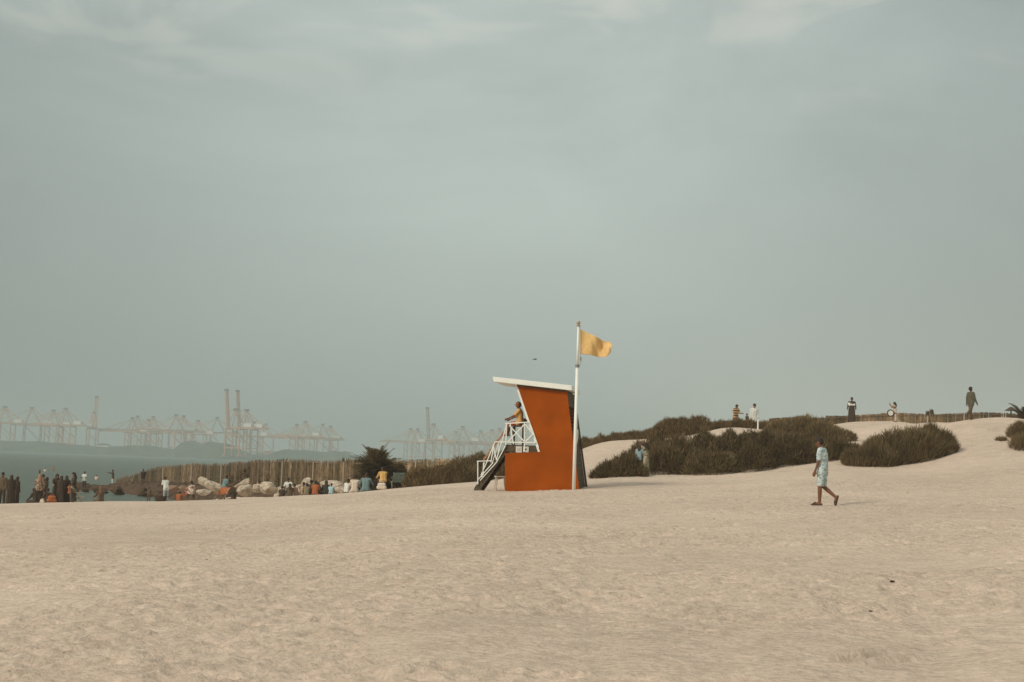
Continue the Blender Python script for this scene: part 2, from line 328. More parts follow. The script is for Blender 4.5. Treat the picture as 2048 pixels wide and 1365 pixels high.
# ------------------------------------------------------------------ cranes
def crane_parts(up):
    """ship-to-shore crane, +X = seaward; returns dict of bmeshes"""
    D = {}
    bm = bmesh.new()
    for x in (-15, 15):
        for y in (-9, 9): bar(bm, (x, y, 0), (x, y, 46), 1.8)
        bar(bm, (x, -9, 8), (x, 9, 8), 1.8); bar(bm, (x, -9, 45), (x, 9, 45), 2); bar(bm, (x, -9, 22), (x, 9, 34), 1.0)
        box(bm, (x, 0, 1.2), (2.6, 26, 2.4))
    for y in (-9, 9):
        bar(bm, (-15, y, 14), (15, y, 14), 1.8); bar(bm, (-15, y, 15), (15, y, 44), .8)
    D['portal_frame'] = bm
    bm = bmesh.new()
    bar(bm, (-42, -3, 47), (18, -3, 47), 1.4, 3.0); bar(bm, (-42, 3, 47), (18, 3, 47), 1.4, 3.0)
    for x in range(-42, 18, 6): bar(bm, (x, -3, 47), (x, 3, 47), .8)
    D['girder'] = bm
    bm = bmesh.new()
    for y in (-6, 6):
        bar(bm, (15, y, 46), (4, y * .35, 76), 1.2); bar(bm, (-15, y, 46), (4, y * .35, 76), 1.2)
        bar(bm, (-40, y * .5, 48), (4, y * .35, 76), .8)
    D['mast'] = bm
    bm = bmesh.new(); box(bm, (3.5, 0, 77.5), (7, 5, 3)); D['mast_head'] = bm
    bm = bmesh.new(); box(bm, (-26, 0, 51.8), (16, 8, 6)); D['machinery_house'] = bm
    bm = bmesh.new()
    a = Vector((18, 0, 47)); ang = R(83) if up else 0; L = 62
    e = a + Vector((math.cos(ang) * L, 0, math.sin(ang) * L))
    for y in (-3, 3):
        o_ = Vector((0, y, 0)); bar(bm, a + o_, e + o_ * .8, 1.4, 2.8 if not up else 3.0)
    for k in range(1, 11):
        p = a.lerp(e, k / 10); bar(bm, p + Vector((0, -3, 0)), p + Vector((0, 3, 0)), .8)
    nrm = Vector((-math.sin(ang), 0, math.cos(ang))) * 2.4
    for k in range(10):
        p = a.lerp(e, k / 10); q = a.lerp(e, (k + 1) / 10); bar(bm, p, q + nrm, .6); bar(bm, p + nrm, q + nrm, .8)
    D['boom'] = bm
    bm = bmesh.new()
    bar(bm, (4, 0, 76), a.lerp(e, .5), .7); bar(bm, (4, 0, 76), a.lerp(e, .93), .7) if not up else bar(bm, (4, 0, 76), a.lerp(e, .45), .9)
    D['stay'] = bm
    if up:
        bm = bmesh.new(); q = a.lerp(e, 1.0); box(bm, q + Vector((0, 0, 1)), (4, 7, 3)); D['boom_tip'] = bm
    return D
CM = {'portal_frame': M_crane, 'girder': M_crane, 'mast': M_crane, 'mast_head': M_cranetop, 'machinery_house': M_cranewhite, 'boom': M_crane, 'stay': M_crane, 'boom_tip': M_cranetop}
def make_crane(up):
    r = empty('quay_crane', (0, 0, 0)); r['category'] = 'crane'
    for k, bm in crane_parts(up).items(): bm_obj(k, bm, CM[k], r)
    return r
def copy_tree(o):
    c = o.copy(); COL.objects.link(c)
    for ch in o.children:
        d = ch.copy(); COL.objects.link(d); d.parent = c
    return c
protos = {False: None, True: None}
def place_crane(px, dist, up, rz, label, s=1.0, group='container cranes along the far quay'):
    if protos[up] is None: protos[up] = make_crane(up); c = protos[up]
    else: c = copy_tree(protos[up])
    p = P(px, HY(px), dist); c.location = (p.x, dist, 5.5); c.rotation_euler = (0, 0, R(180 + rz)); c.scale = (s, s, s)
    c['label'] = label; c['group'] = group
raised = [(183, 2750, 'faint dark crane with raised boom standing alone at the right end of the leftmost row', .97, -84), (470, 2420, 'tall orange crane with raised boom, left one of the close pair', 1.03, -30),
          (492, 2440, 'tall orange crane with raised boom, right one of the close pair', 1.03, -30), (866, 2900, 'crane with raised boom rising between the palm and the lifeguard hut', 1.03, -50)]
for px, d_, lab, s, rz in raised:
    place_crane(px, d_, True, rz, lab, s)
    if px == 183: pass
left_row = [8, 62, 108, 132]; mid_row = [266, 276, 294, 308, 352, 364, 398, 432]; nr = [508, 532, 592, 610, 646, 660]; rr = [822, 836, 912, 926, 962, 984, 1000]
for k, x in enumerate(left_row): place_crane(x + random.uniform(-3, 3), 2720 + random.uniform(-40, 60), False, random.uniform(-25, 10), 'hazy crane with lowered boom in the row at the far left of the picture', random.uniform(.93, 1.04))
for k, x in enumerate(mid_row): place_crane(x + random.uniform(-3, 3), 2760 + 35 * (k % 4), False, [-12, 20, -30][k % 3], 'hazy crane with lowered boom in the row left of the raised pair', random.uniform(.86, 1.0))
for k, x in enumerate(nr): place_crane(x, 2800 + 40 * (k % 3), False, [-25, 12, -40][k % 3], 'hazy crane with lowered boom in the row between the raised pair and the palm', random.uniform(.82, .98))
for k, x in enumerate(rr): place_crane(x, 3000 + 50 * (k % 3), False, [-20, 15, -35][k % 3], 'hazy crane with lowered boom in the row between the palm and the lifeguard stairs', random.uniform(.9, 1.05))
# container stacks and sheds
cc = {k: mat('container_' + k, v, .7, .1, .2) for k, v in dict(red=(.45, .16, .12), white=(.75, .73, .7), blue=(.25, .35, .42), pink=(.6, .38, .32), green=(.2, .3, .22)).items()}
for k in range(34):
    px = random.choice([random.uniform(5, 185), random.uniform(195, 450), random.uniform(500, 710), random.uniform(820, 1000)]); d_ = random.uniform(2600, 2700); ck = random.choice(list(cc))
    p = P(px, HY(px), d_); lab = {'a': 'far left', 'b': 'left', 'c': 'middle', 'd': 'right'}['a' if px < 190 else 'b' if px < 480 else 'c' if px < 750 else 'd']
    e = empty('container_stack', (p.x, d_, 5.0)); tag(e, f'hazy {ck} container stack on the {lab} part of the distant quay', 'container stack', 'container stacks on the far quay')
    nb = random.randint(2, 4); nh = random.randint(2, 5)
    for i in range(nb):
        bm = bmesh.new()
        for h in range(max(1, nh - random.randint(0, 1))): box(bm, (i * 12.6, 0, 1.3 + h * 2.62), (12.2, 8, 2.55))
        bm_obj('container_tier', bm, cc[ck] if random.random() < .7 else cc[random.choice(list(cc))], e)
for k, (px, w, h, lab) in enumerate([(207, 22, 13, 'pale boxy shed on the far quay right of the leftmost crane row'), (245, 16, 9, 'low pale shed among the crane legs left of the raised pair'), (690, 30, 14, 'low grey shed on the far quay left of the palm')]):
    p = P(px, HY(px), 2580); e = empty('warehouse', (p.x, 2580, 5)); tag(e, lab, 'warehouse', 'sheds on the far quay')
    bm = bmesh.new(); box(bm, (0, 0, h / 2), (w, 20, h)); bm_obj('wall', bm, cc['white'], e)
    bm = bmesh.new(); prism(bm, [(-w / 2 - 1, h), (w / 2 + 1, h), (0, h + 3)], -11, 11); bm_obj('roof', bm, M_cranetop, e)
    bm = bmesh.new(); box(bm, (0, -10.1, h * .3), (w * .3, .3, h * .6)); bm_obj('door', bm, cc['blue'], e)

# ------------------------------------------------------------------ shrubs
def blades(n, fx, size, lean, wid):
    """fx(n)-> base pts (n,3), outward dirs (n,3)"""
    B, O = fx(n)
    d = O * lean + RNG.normal(0, .35, (n, 3)); d[:, 2] = np.abs(d[:, 2]) + .55
    d /= np.linalg.norm(d, axis=1)[:, None]
    L = RNG.uniform(size[0], size[1], (n, 1)); s = np.cross(d, RNG.normal(0, 1, (n, 3))); s /= np.linalg.norm(s, axis=1)[:, None] + 1e-9
    W = RNG.uniform(wid[0], wid[1], (n, 1))
    return np.stack([B - s * W * .5, B + s * W * .5, B + d * L * .7 + s * W * .3, B + d * L], 1)
def shrub(name, label, cat, lobes, m=None, dens=2300, size=(.10, .30), wid=(.018, .042), lean=.55, group='shrubs on the dune', kind=None):
    """lobes: (px centre, depth, half width m, half depth m, height m)"""
    c0 = at(lobes[0][0], lobes[0][1]); root = empty(name, c0)
    tag(root, label, cat, group, kind); allV = []; T = []
    for (px, d_, rx, ry, h) in lobes:
        stems = bmesh.new(); c = at(px, d_); n = int(dens * 2 * rx * h) + 200
        sd = random.randint(0, 9999)
        def fx(n):
            a = RNG.uniform(0, 2 * np.pi, n); r = np.sqrt(RNG.uniform(0, 1, n))
            wob = 1 + .22 * (vnoise(a * 1.6, a * 0 + sd, 2) - .5) * 2
            x = r * np.cos(a) * wob; y = r * np.sin(a) * wob
            top = np.sqrt(np.clip(1 - r ** 2.4, 0, 1)) * (.68 + .62 * vnoise(x * 2.6 + sd, y * 2.6, 9)) 
            f = RNG.uniform(0, 1, n) ** .45
            X = c.x + x * rx; Y = c.y + y * ry; z = ground_arr(X, Y) - .05 + f * top * h * .80
            return np.stack([X, Y, z], 1), np.stack([x, y, f * .8], 1)
        V = blades(n, fx, size, lean, wid); allV.append(V)
        # long upright twigs that break the outline
        nt_ = max(12, int(n * .03)); V2 = blades(nt_, fx, (size[1] * .7, size[1] * 1.25), .3, (wid[0] * .6, wid[0])); allV.append(V2)
        cl = vnoise(V[:, 0, 0] * 2.2 + sd, V[:, 0, 2] * 2.4, 4) * .55 + RNG.uniform(0, .55, len(V)); T += [cl, RNG.uniform(.5, 1, nt_)]
        for k in range(5):
            a = random.uniform(0, 6.28); q = Vector((c.x + math.cos(a) * rx * .5, c.y + math.sin(a) * ry * .5, 0)); q.z = G(q.x, q.y) + h * .5
            tube(stems, Vector((c.x, c.y, c.z - .1)) - c0, q - c0, .03, .012, 5)
        bm_obj('stem', stems, M_stem, root)
    V = np.concatenate(allV) - np.array(c0); T = np.clip(np.concatenate(T), 0, 1)
    np_obj('foliage', V, 4, m or M_leaf, root, T)
    return root
S = 'shrubs on the dune'
shrub('shrub', 'low straggly shrub at the left tip of the big dark thicket, right of the flagpole', 'shrub', [(1222, 64.5, .75, .7, .75), (1196, 64, .35, .4, .4)])
shrub('shrub', 'dark rounded shrub wrapped around the person with raised arms', 'shrub', [(1256, 64.6, .55, .6, 1.25), (1232, 65.5, .55, .7, .8), (1283, 64.3, .3, .3, .5), (1285, 67.6, .8, .9, 1.45), (1312, 67.5, .8, 1.0, 1.8), (1345, 66, 1.1, 1.3, 2.05)])
shrub('shrub', 'broad dark shrub in the centre of the thicket, below the two standing figures', 'shrub', [(1400, 66.5, 1.5, 1.9, 1.95), (1455, 67.5, 1.5, 2.2, 1.9), (1420, 65, 1.2, 1.3, 1.3)])
shrub('shrub', 'tall dark shrub just left of the walking man in the printed shirt', 'shrub', [(1520, 67.5, 1.6, 2.0, 1.7), (1560, 66.5, 1.5, 1.8, 1.7), (1500, 65.2, 1.0, 1.4, 1.2), (1480, 70, 1.4, 1.5, 1.3)])
shrub('shrub', 'dark shrub directly behind the head of the walking man', 'shrub', [(1612, 66.5, 1.2, 1.6, 1.25), (1650, 67, 1.1, 1.6, 1.1), (1685, 66.5, .5, .8, .55), (1690, 70, .9, 1, .55)])
shrub('shrub', 'upper shrub crowning the thicket against the dune crest', 'shrub', [(1600, 79, 1.5, 1.6, 1.35), (1640, 78, 1.4, 1.5, 1.2), (1680, 77.5, .8, .9, .7), (1560, 79, 1.0, 1.2, .9)])
shrub('shrub', 'large separate mound of dark shrub at the right of the walking man', 'shrub', [(1770, 64.2, 1.35, 1.3, 1.35), (1815, 64.5, 1.4, 1.4, 1.72), (1860, 64.5, .95, 1.0, 1.5), (1720, 63.8, .9, .9, .75)], size=(.18, .42))
shrub('shrub', 'round dark shrub cut off by the right edge, upper one of two', 'shrub', [(2044, 67, .62, .7, .85)])
shrub('shrub', 'small dark shrub cut off by the right edge, lower one of two', 'shrub', [(2056, 63.5, .7, .7, .85)])
shrub('shrub', 'tiny isolated tuft on the bare sand slope near the right edge', 'shrub', [(2003, 66, .22, .22, .16)], size=(.08, .2), dens=2500)
shrub('shrub', 'shrub on the ridge against the sky, midway between flagpole and striped shirt', 'shrub', [(1345, 86, 1.4, 1.2, 1.3), (1380, 86, 1.2, 1.2, 1.15), (1310, 86, .9, .9, .75), (1425, 87, 1.2, 1, .75)], M_leaf2)
shrub('shrub', 'long low dry shrub on the ridge just right of the flagpole', 'shrub', [(1180, 86, 1.3, .9, 1.0), (1222, 86, 1.2, .9, .85), (1262, 86.5, 1.2, .9, .75), (1300, 86.5, .8, .9, .6)], M_leaf2)
shrub('shrub', 'low brown shrub hiding the legs of the man in the striped shirt', 'shrub', [(1465, 87.5, 1.1, .9, .85), (1495, 87.5, 1.0, .8, .75), (1525, 88, .9, .8, .7), (1440, 87.5, .8, .8, .7)], M_leaf2)
shrub('shrub', 'small reddish shrub on the crest right of the man in the white tunic', 'shrub', [(1545, 90, .7, .7, .7), (1570, 90, .6, .6, .65)], leaf_mat('red_leaf', (.12, .05, .025), (.26, .12, .06)))
HG = 'hedge shrubs left of the lifeguard hut'
shrub('shrub', 'tall dark hedge shrub directly behind the lifeguard stairs', 'shrub', [(960, 80, 1.3, 1.2, 1.75), (995, 80, 1.2, 1.2, 1.9), (925, 79, 1.2, 1.1, 1.55)], group=HG)
shrub('shrub', 'brown hedge shrub between the stairs and the palm', 'shrub', [(895, 79, 1.1, 1.1, 1.45), (862, 78.5, 1.0, 1.0, 1.25), (835, 79, .8, .9, 1.2)], M_leaf2, group=HG)
shrub('shrub', 'very dark round shrub growing against the right side of the palm', 'shrub', [(790, 83, .85, .9, 1.75), (765, 83.5, .7, .8, 1.5), (738, 83.6, .8, .7, 1.5)], group=HG, dens=2200)
for (x, lab, w, h) in [(515, 'scrub poking over the reed fence above the white leaning boulder', 2.0, .75), (565, 'thin scrub over the reed fence at its middle', 1.3, .45), (625, 'scrub over the reed fence above the orange shirt', 1.0, .6), (690, 'scrub over the reed fence just left of the palm', 1.1, .85), (415, 'scrub over the reed fence near its lower left part', 1.2, .5), (455, 'low scrub over the reed fence left of the leaning boulder', 1.2, .45), (480, 'short scrub over the reed fence right above the tilted white boulder', 1.4, .55), (543, 'low scrub over the reed fence above the large square boulder', 1.0, .6), (592, 'low scrub over the reed fence between its middle posts', 1.5, .35), (655, 'scrub over the reed fence above the small pale blue top', 1.3, .4), (725, 'scrub over the reed fence touching the left side of the palm', 1.3, .7)]:
    d_ = np.interp(x, [325, 440, 500, 560, 700, 850], [153, 138, 128, 123, 113, 108]); c = at(x, d_)
    e = empty('shrub', c); tag(e, lab, 'shrub', 'scrub behind the reed fence')
    ht = 1.55 + h; n = 900
    def fx(n):
        x_ = RNG.uniform(-1, 1, n); y_ = RNG.uniform(-.5, .5, n); z_ = RNG.uniform(0, 1, n) ** .6 * ht * np.sqrt(1 - .8 * x_ ** 2) * (.8 + .3 * vnoise(x_ * 3, x_ * 0, 3))
        return np.stack([x_ * w, y_, z_], 1), np.stack([x_, y_, z_ * .3], 1)
    np_obj('foliage', blades(n, fx, (.2, .45), .4, (.05, .09)), 4, M_leaf2, e, RNG.uniform(0, 1, n))
    bm = bmesh.new(); [tube(bm, (0, 0, -.1), (random.uniform(-.6, .6) * w, 0, ht * .6), .03, .01, 5) for _ in range(4)]; bm_obj('stem', bm, M_stem, e)

# palm
def palm(px, d_, h, spread, nf, label, lf=1.3):
    c = at(px, d_); root = empty('palm_tree', c); tag(root, label, 'palm')
    bm = bmesh.new(); tube(bm, (0, 0, -.2), (0, 0, h * .42), .2, .16, 10)
    for k in range(30):
        a = k * 2.4; z = h * .42 * k / 30; tube(bm, (math.cos(a) * .14, math.sin(a) * .14, z), (math.cos(a) * .27, math.sin(a) * .27, z + .14), .05, .02, 5)
    bm_obj('trunk', bm, M_stem, root)
    V = []; T = []
    for k in range(nf):
        a = k * 2.39996 + random.uniform(-.2, .2); el = R(random.uniform(-12, 88)); L = lf * random.choice([.6, .8, .95, 1.0, 1.25]) * random.uniform(.9, 1.1)
        p = np.array([0, 0, h * .42 if k > nf * .3 else h * .48]); hd = np.array([math.cos(a), math.sin(a), 0.]); e_ = el; t0 = random.random()
        for s in range(14):
            st = hd * math.cos(e_) + np.array([0, 0, math.sin(e_)]); q = p + st * L / 14; e_ -= R(3.2)
            sd = np.cross(st, [0, 0, 1.]); sd /= np.linalg.norm(sd) + 1e-6
            up_ = np.array([0, 0, .012]); V.append([p - sd * .012, p + sd * .012, q + sd * .01, q - sd * .01]); T.append(.9)
            ll = .42 * (1 - abs(s / 14 - .4) * 1.1)
            for g in (-1, 1):
                for u in (0, .5):
                    b_ = p + (q - p) * u; dr = sd * g * .75 + st * .8 + np.array([0, 0, random.uniform(-.1, .35)]); dr /= np.linalg.norm(dr); w = np.cross(dr, sd * g + [0, 0, 1]); w /= np.linalg.norm(w) + 1e-6; w = w * .022
                    V.append([b_ - w, b_ + w, b_ + dr * ll * .7 + w * .6, b_ + dr * ll]); T.append(min(1, t0 * .6 + random.random() * .4))
            p = q
    np_obj('crown', np.array(V), 4, M_palm, root, np.array(T))
    return root
palm(752, 82, 2.3, 1.4, 210, 'bushy young palm in front of the reed fence, left of the hut', 1.5)
pr = palm(2046, 104, 2.4, 1, 40, 'palm cut off by the right edge of the picture on the dune crest', 1.3)

# ------------------------------------------------------------------ fences
def fence(pts, label, hgt, post_at, rag=.5, group=None):
    c0 = Vector(pts[0]); root = empty('reed_fence', c0); tag(root, label, 'fence', group)
    for k in range(len(pts) - 1):
        a, b = Vector(pts[k]), Vector(pts[k + 1]); L = (b - a).length; n = int(L / .014)
        t = np.sort(RNG.uniform(0, 1, n)); base = np.array(a)[None] * (1 - t[:, None]) + np.array(b)[None] * t[:, None] - np.array(c0)[None]
        base[:, 2] -= .5; h0, h1 = hgt[k], hgt[k + 1]
        H = h0 + (h1 - h0) * t + .5 + RNG.uniform(-rag, rag * .6, n) * .5 + .16 * (vnoise(t * L / 1.5, t * 0 + k, 7) - .5)
        dirv = np.array((b - a).normalized()); off = RNG.uniform(-.04, .04, (n, 1)) * np.array([[-dirv[1], dirv[0], 0]]); lean = RNG.normal(0, .06, (n, 1)) * dirv[None]
        w = dirv[None] * RNG.uniform(.02, .04, (n, 1)); up = np.concatenate([np.zeros((n, 2)), H[:, None]], 1)
        V = np.stack([base - w + off, base + w + off, base + w * .8 + up + off + lean, base - w * .8 + up + off + lean], 1)
        tint = np.clip(.45 + .6 * (vnoise(t * L / .3, t * 0 + k, 12) - .5) + .7 * (vnoise(t * L / 1.3, t * 0 + k, 13) - .5) + RNG.normal(0, .2, n), 0, 1)
        np_obj('reed_panel', V, 4, M_reed, root, tint)
        bm = bmesh.new(); bar(bm, a - c0 + Vector((0, -.07, h0 - .12)), b - c0 + Vector((0, -.07, h1 - .12)), .04); bar(bm, a - c0 + Vector((0, -.07, .7)), b - c0 + Vector((0, -.07, .7)), .03)
        bm_obj('rail', bm, mat_rail, root)
    for p, h in post_at:
        bm = bmesh.new(); q = Vector(p) - c0; bar(bm, q + Vector((0, -.12, -.4)), q + Vector((0, -.12, h)), .1); bm_obj('post', bm, M_post, root)
    return root
mat_rail = mat('fence_rail', (0.20, 0.14, 0.09), .9)
def fp(x, d_, ybase):  # fence foot point in the world
    p = P(x, ybase, d_); return (p.x, p.y, p.z)
FP = [fp(232, 166, 972), fp(262, 162, 972), fp(300, 155, 971), fp(325, 150, 969), fp(382, 143, 970), fp(441, 135, 970), fp(502, 126, 971), fp(563, 120, 971), fp(625, 115, 971), fp(686, 111, 971), fp(750, 108, 970), fp(830, 105, 967), fp(905, 103, 964)]
FT = [(960, 166), (952, 162), (939, 155), (934, 150), (930, 143), (930, 135), (923, 126), (921, 120), (923, 115), (924, 111), (924, 108), (922, 105), (922, 103)]
HG_ = [P(x, t[0], t[1]).z - f[2] for x, t, f in zip([232, 262, 300, 325, 382, 441, 502, 563, 625, 686, 750, 830, 905], FT, FP)]
fence(FP, 'long brown reed fence with pale posts behind the boulders at the left', HG_, [(FP[k], HG_[k] - .05) for k in (3, 4, 5, 7, 8, 9, 11)])
FR = []; hr = []
for x, t in [(1535, 838), (1590, 836), (1650, 834), (1703, 831), (1760, 829), (1830, 828), (1900, 828), (1960, 826), (2030, 828), (2120, 828)]:
    c = at(x, 113); FR.append(tuple(c)); hr.append(P(x, t, 113).z - c.z)
fence(FR, 'low brown reed fence running along the top of the right dune', hr, [], .12)

# ------------------------------------------------------------------ rocks
def rock_mesh(seed, sub=4):
    rs = random.Random(seed); bm = bmesh.new(); bmesh.ops.create_icosphere(bm, subdivisions=sub, radius=1)
    planes = [(Vector((rs.gauss(0, 1), rs.gauss(0, 1), rs.gauss(0, 1))).normalized(), rs.uniform(.5, .85)) for _ in range(13)]
    from mathutils import noise
    for v in bm.verts:
        p = v.co.copy()
        for n_, dd in planes:
            t = p.dot(n_)
            if t > dd: p -= n_ * (t - dd) * .92
        p += p.normalized() * (.12 * noise.noise(p * 1.7 + Vector((seed, 0, 0))) + .05 * noise.noise(p * 5 + Vector((0, seed, 0))))
        v.co = p
    me = bpy.data.meshes.new('rock'); bm.to_mesh(me); bm.free(); return me
RM = [rock_mesh(s) for s in (1, 2, 3, 4, 5)]
def rock(px, d_, ypx, w, h, label, m, tilt=0, k=0, group='pale boulders below the reed fence'):
    me = RM[k % 5].copy() if m is not None else RM[k % 5]
    me.materials.clear(); me.materials.append(m); o = bpy.data.objects.new('boulder', me); COL.objects.link(o)
    p = P(px, ypx, d_); o.location = (p.x, p.y, p.z); o.scale = (w * 1.1, max(w * .85, .42), h * 1.1); o.rotation_euler = (0, R(tilt), random.uniform(-.5, .5)); tag(o, label, 'boulder', group)
for k, a in enumerate([
    (413, 96, 968, .62, .28, 'thin pale slab leaning against the rocks left of the teal shirt', 32), (428, 95, 976, .7, .36, 'pale triangular boulder left of the person in teal', 18),
    (408, 94, 985, .5, .22, 'low flat pale stone at the foot of the leaning slab', 0), (485, 95, 969, .62, .3, 'smooth white boulder tilted up highest in the row', -24),
    (494, 93, 979, .68, .42, 'blocky cream boulder under the tilted white one', 0), (518, 93, 978, .42, .3, 'small grey boulder right of the blocky cream one', 5), (537, 92, 979, .68, .45, 'large square pale boulder in the middle of the row', 4),
    (560, 92, 983, .45, .3, 'small sandy boulder right of the large square one', 0), (590, 92, 980, .5, .42, 'grey mottled boulder beside the person in white', 12), (606, 91, 984, .55, .28, 'low pale boulder behind the seated group', -6),
    (616, 92, 972, .42, .5, 'upright white boulder rising behind the seated group', 20), (667, 91, 974, .95, .38, 'wide flat white boulder left of the cream robe', 0), (682, 90, 980, .4, .24, 'small white boulder in front of the wide flat one', 0),
    (465, 96, 978, .55, .6, 'dark upright boulder between the teal shirt and the cream boulders', 0), (346, 104, 977, .6, .28, 'reddish flat stone right of the man in the grey shirt', 0), (370, 106, 978, .5, .24, 'brown flat stone left of the crouching figure', 0)]):
    x, d_, y, w, h, lab, tl = a
    rock(x, d_, y, w, h, lab, M_wetrock if k in (13,) else (mat('brown_rock', (0.24, .15, .10), .95, .3, 3, .5, 10) if k > 13 else M_rock), tl, k)
def breakwater():
    # rough rocky spit: one ridge of dark stone carrying the fence
    path = [P(100, 990, 150), P(140, 985, 150), P(190, 988, 150), P(235, 984, 152), P(300, 984, 146), P(380, 985, 136), P(441, 985, 128), P(520, 985, 117), P(600, 985, 110), P(700, 983, 105), P(780, 980, 102)]
    hh = [.35, .5, .22, .75, 1.0, 1.05, 1.15, 1.35, 1.6, 1.9, 2.0]; ww = [2.5, 3, 1.6, 6, 11, 11, 10, 9, 8, 7, 6]
    V = []; n = 0; rows = 0
    for i in range(len(path) - 1):
        for s in range(26):
            t = s / 26; p = path[i].lerp(path[i + 1], t); h = hh[i] + (hh[i + 1] - hh[i]) * t; w = ww[i] + (ww[i + 1] - ww[i]) * t
            for q in range(25):
                u = q / 24 * 2 - 1; x = p.x; y = p.y + 3 + u * w
                nz = float(vnoise(np.array([x / .7]), np.array([y / .9]), 31)[0]) * .7 + float(vnoise(np.array([x / .28]), np.array([y / .3]), 32)[0]) * .35
                V.append((x + .2 * nz, y, -.5 + (h + .15 + .5) * (1 - abs(u) ** 3) + (nz - .5) * .55 * (1 - abs(u) ** 6)))
            rows += 1
    Fc = [(r * 25 + q, (r + 1) * 25 + q, (r + 1) * 25 + q + 1, r * 25 + q + 1) for r in range(rows - 1) for q in range(24)]
    o = mesh_obj('rocky_spit', V, Fc, M_wetrock); tag(o, kind='structure')
breakwater()
for k in range(26):
    x = random.uniform(110, 455); d_ = np.interp(x, [100, 200, 300, 441], [148, 148, 141, 124]) - 5 + random.uniform(-2, 2); p = P(x, HY(x) + 4 / d_ * F, d_)
    me_ = RM[k % 5].copy(); me_.materials.clear(); me_.materials.append(M_wetrock); o = bpy.data.objects.new('boulder', me_); COL.objects.link(o)
    s = random.uniform(.3, .75) * (.5 if x < 230 else 1); o.location = (p.x, p.y, random.uniform(.05, .3)); o.scale = (s * 1.3, s, s * .7); o.rotation_euler = (random.random(), random.random(), random.random() * 6)
    tag(o, 'dark wet boulder at the waterline of the spit', 'boulder', 'dark wet boulders along the spit')

# ------------------------------------------------------------------ lifeguard hut
S_ = 55 / F
base = at(1010, 55, 982)
hut = empty('lifeguard_hut', base, R(-9)); tag(hut, 'orange lifeguard hut with tilted white roof and railed deck', 'lifeguard hut')
c2, s2 = math.cos(R(2)), math.sin(R(2)); zoff = P(1010, 982, 55).z - base.z
def hl(px, py):
    dx = px - 1010; up = 982 - py
    return ((dx * c2 - up * s2) * S_ / .988, (up * c2 + dx * s2) * S_ + zoff)
def zl(x, y): return hl(940 + x / 6.206, 780 + y / 6.206)
DEP = 2.35
side = [hl(1033.5, 769), hl(1133, 785), hl(1159, 1000), hl(1010, 1000), hl(1010, 907), hl(1079.5, 905)]
for y0, y1 in ((0, .09), (DEP - .09, DEP)):
    bm = bmesh.new(); prism(bm, side, y0, y1); bm_obj('side_panel', bm, M_orange, hut)
# edge trims
bm = bmesh.new(); a = hl(1033.5, 769); b = hl(1079.5, 905)
for y in (-.003, DEP - .09): bar(bm, (a[0] - .03, y + .045, a[1]), (b[0] - .03, y + .045, b[1]), .05, .1)
bm_obj('edge_trim', bm, M_white, hut)
# back wall planks between the two panels, with louvred opening above
A = hl(1133, 785); B = hl(1159, 1000)
def bw(t, y, off=0): return (A[0] + (B[0] - A[0]) * t + off, y, A[1] + (B[1] - A[1]) * t)
bm = bmesh.new(); n = 22
for k in range(n):
    t0, t1 = k / n, (k + 1) / n
    if .12 < (t0 + t1) / 2 < .36: continue
    bar(bm, bw((t0 + t1) / 2, .095, -.035 + (k % 2) * .004), bw((t0 + t1) / 2, DEP - .095, -.035 + (k % 2) * .004), .05, (B[1] - A[1]) / n * -1 * .96)
bm_obj('back_wall', bm, M_backwood, hut)
bm = bmesh.new()
for k in range(7):
    t = .135 + k * .034; bar(bm, bw(t, .1, -.05), bw(t, DEP - .1, -.05), .09, .025)
bm_obj('vent', bm, M_slot, hut)
bm = bmesh.new(); bar(bm, bw(.02, DEP / 2, -.2), bw(1.0, DEP / 2, -.2), .06, .1); bar(bm, bw(.37, .1, -.03), bw(.37, DEP - .1, -.03), .07); bm_obj('frame', bm, M_darkwood, hut)
# outside corner board at the back, dark leaning brace
bm = bmesh.new(); prism(bm, [(A[0] + .02, A[1]), (A[0] + .06, A[1]), (B[0] + .10, B[1]), (B[0] + .02, B[1])], DEP - .14, DEP + .02); bm_obj('corner_board', bm, M_darkwood, hut)
# white ring hung on the back wall
bm = bmesh.new(); p = bw(.42, .55, .07)
for k in range(20):
    a0, a1 = k / 20 * 6.283, (k + 1) / 20 * 6.283; tube(bm, (p[0] + .02 * math.sin(a0), p[1] + .26 * math.cos(a0), p[2] + .26 * math.sin(a0)), (p[0] + .02 * math.sin(a1), p[1] + .26 * math.cos(a1), p[2] + .26 * math.sin(a1)), .06, .06, 8)
ring = bm_obj('life_ring', bm, M_white, None, True); ring.matrix_world = Matrix.Translation(base) @ Matrix.Rotation(R(-9), 4, 'Z'); tag(ring, 'white life ring hanging on the back wall of the hut behind the flagpole', 'life ring')
# front wall (dark, behind the slope) with window, lower front wall
A2 = hl(1034, 771); B2 = hl(1079, 893)
bm = bmesh.new(); bar(bm, (A2[0] + .12, .09, A2[1]), (A2[0] + .12, DEP - .09, A2[1]), .08, .3)
for y in (.13, DEP - .13): bar(bm, (A2[0] + .12, y, A2[1]), (B2[0] + .12, y, B2[1]), .08, .08)
mid = ((A2[0] + B2[0]) / 2 + .12, (A2[1] + B2[1]) / 2)
prism_pts = [(mid[0] - .02, mid[1]), (mid[0] + .04, mid[1]), (B2[0] + .16, B2[1]), (B2[0] + .10, B2[1])]; prism(bm, prism_pts, .09, DEP - .09)
bm_obj('front_wall', bm, M_backwood, hut)
q0 = hl(1010, 1000); q1 = hl(1010, 907)
bm = bmesh.new(); prism(bm, [(q0[0] + .02, q0[1]), (q0[0] + .10, q0[1]), (q1[0] + .10, q1[1]), (q1[0] + .02, q1[1])], .09, DEP - .09); bm_obj('lower_front_wall', bm, M_orange, hut)
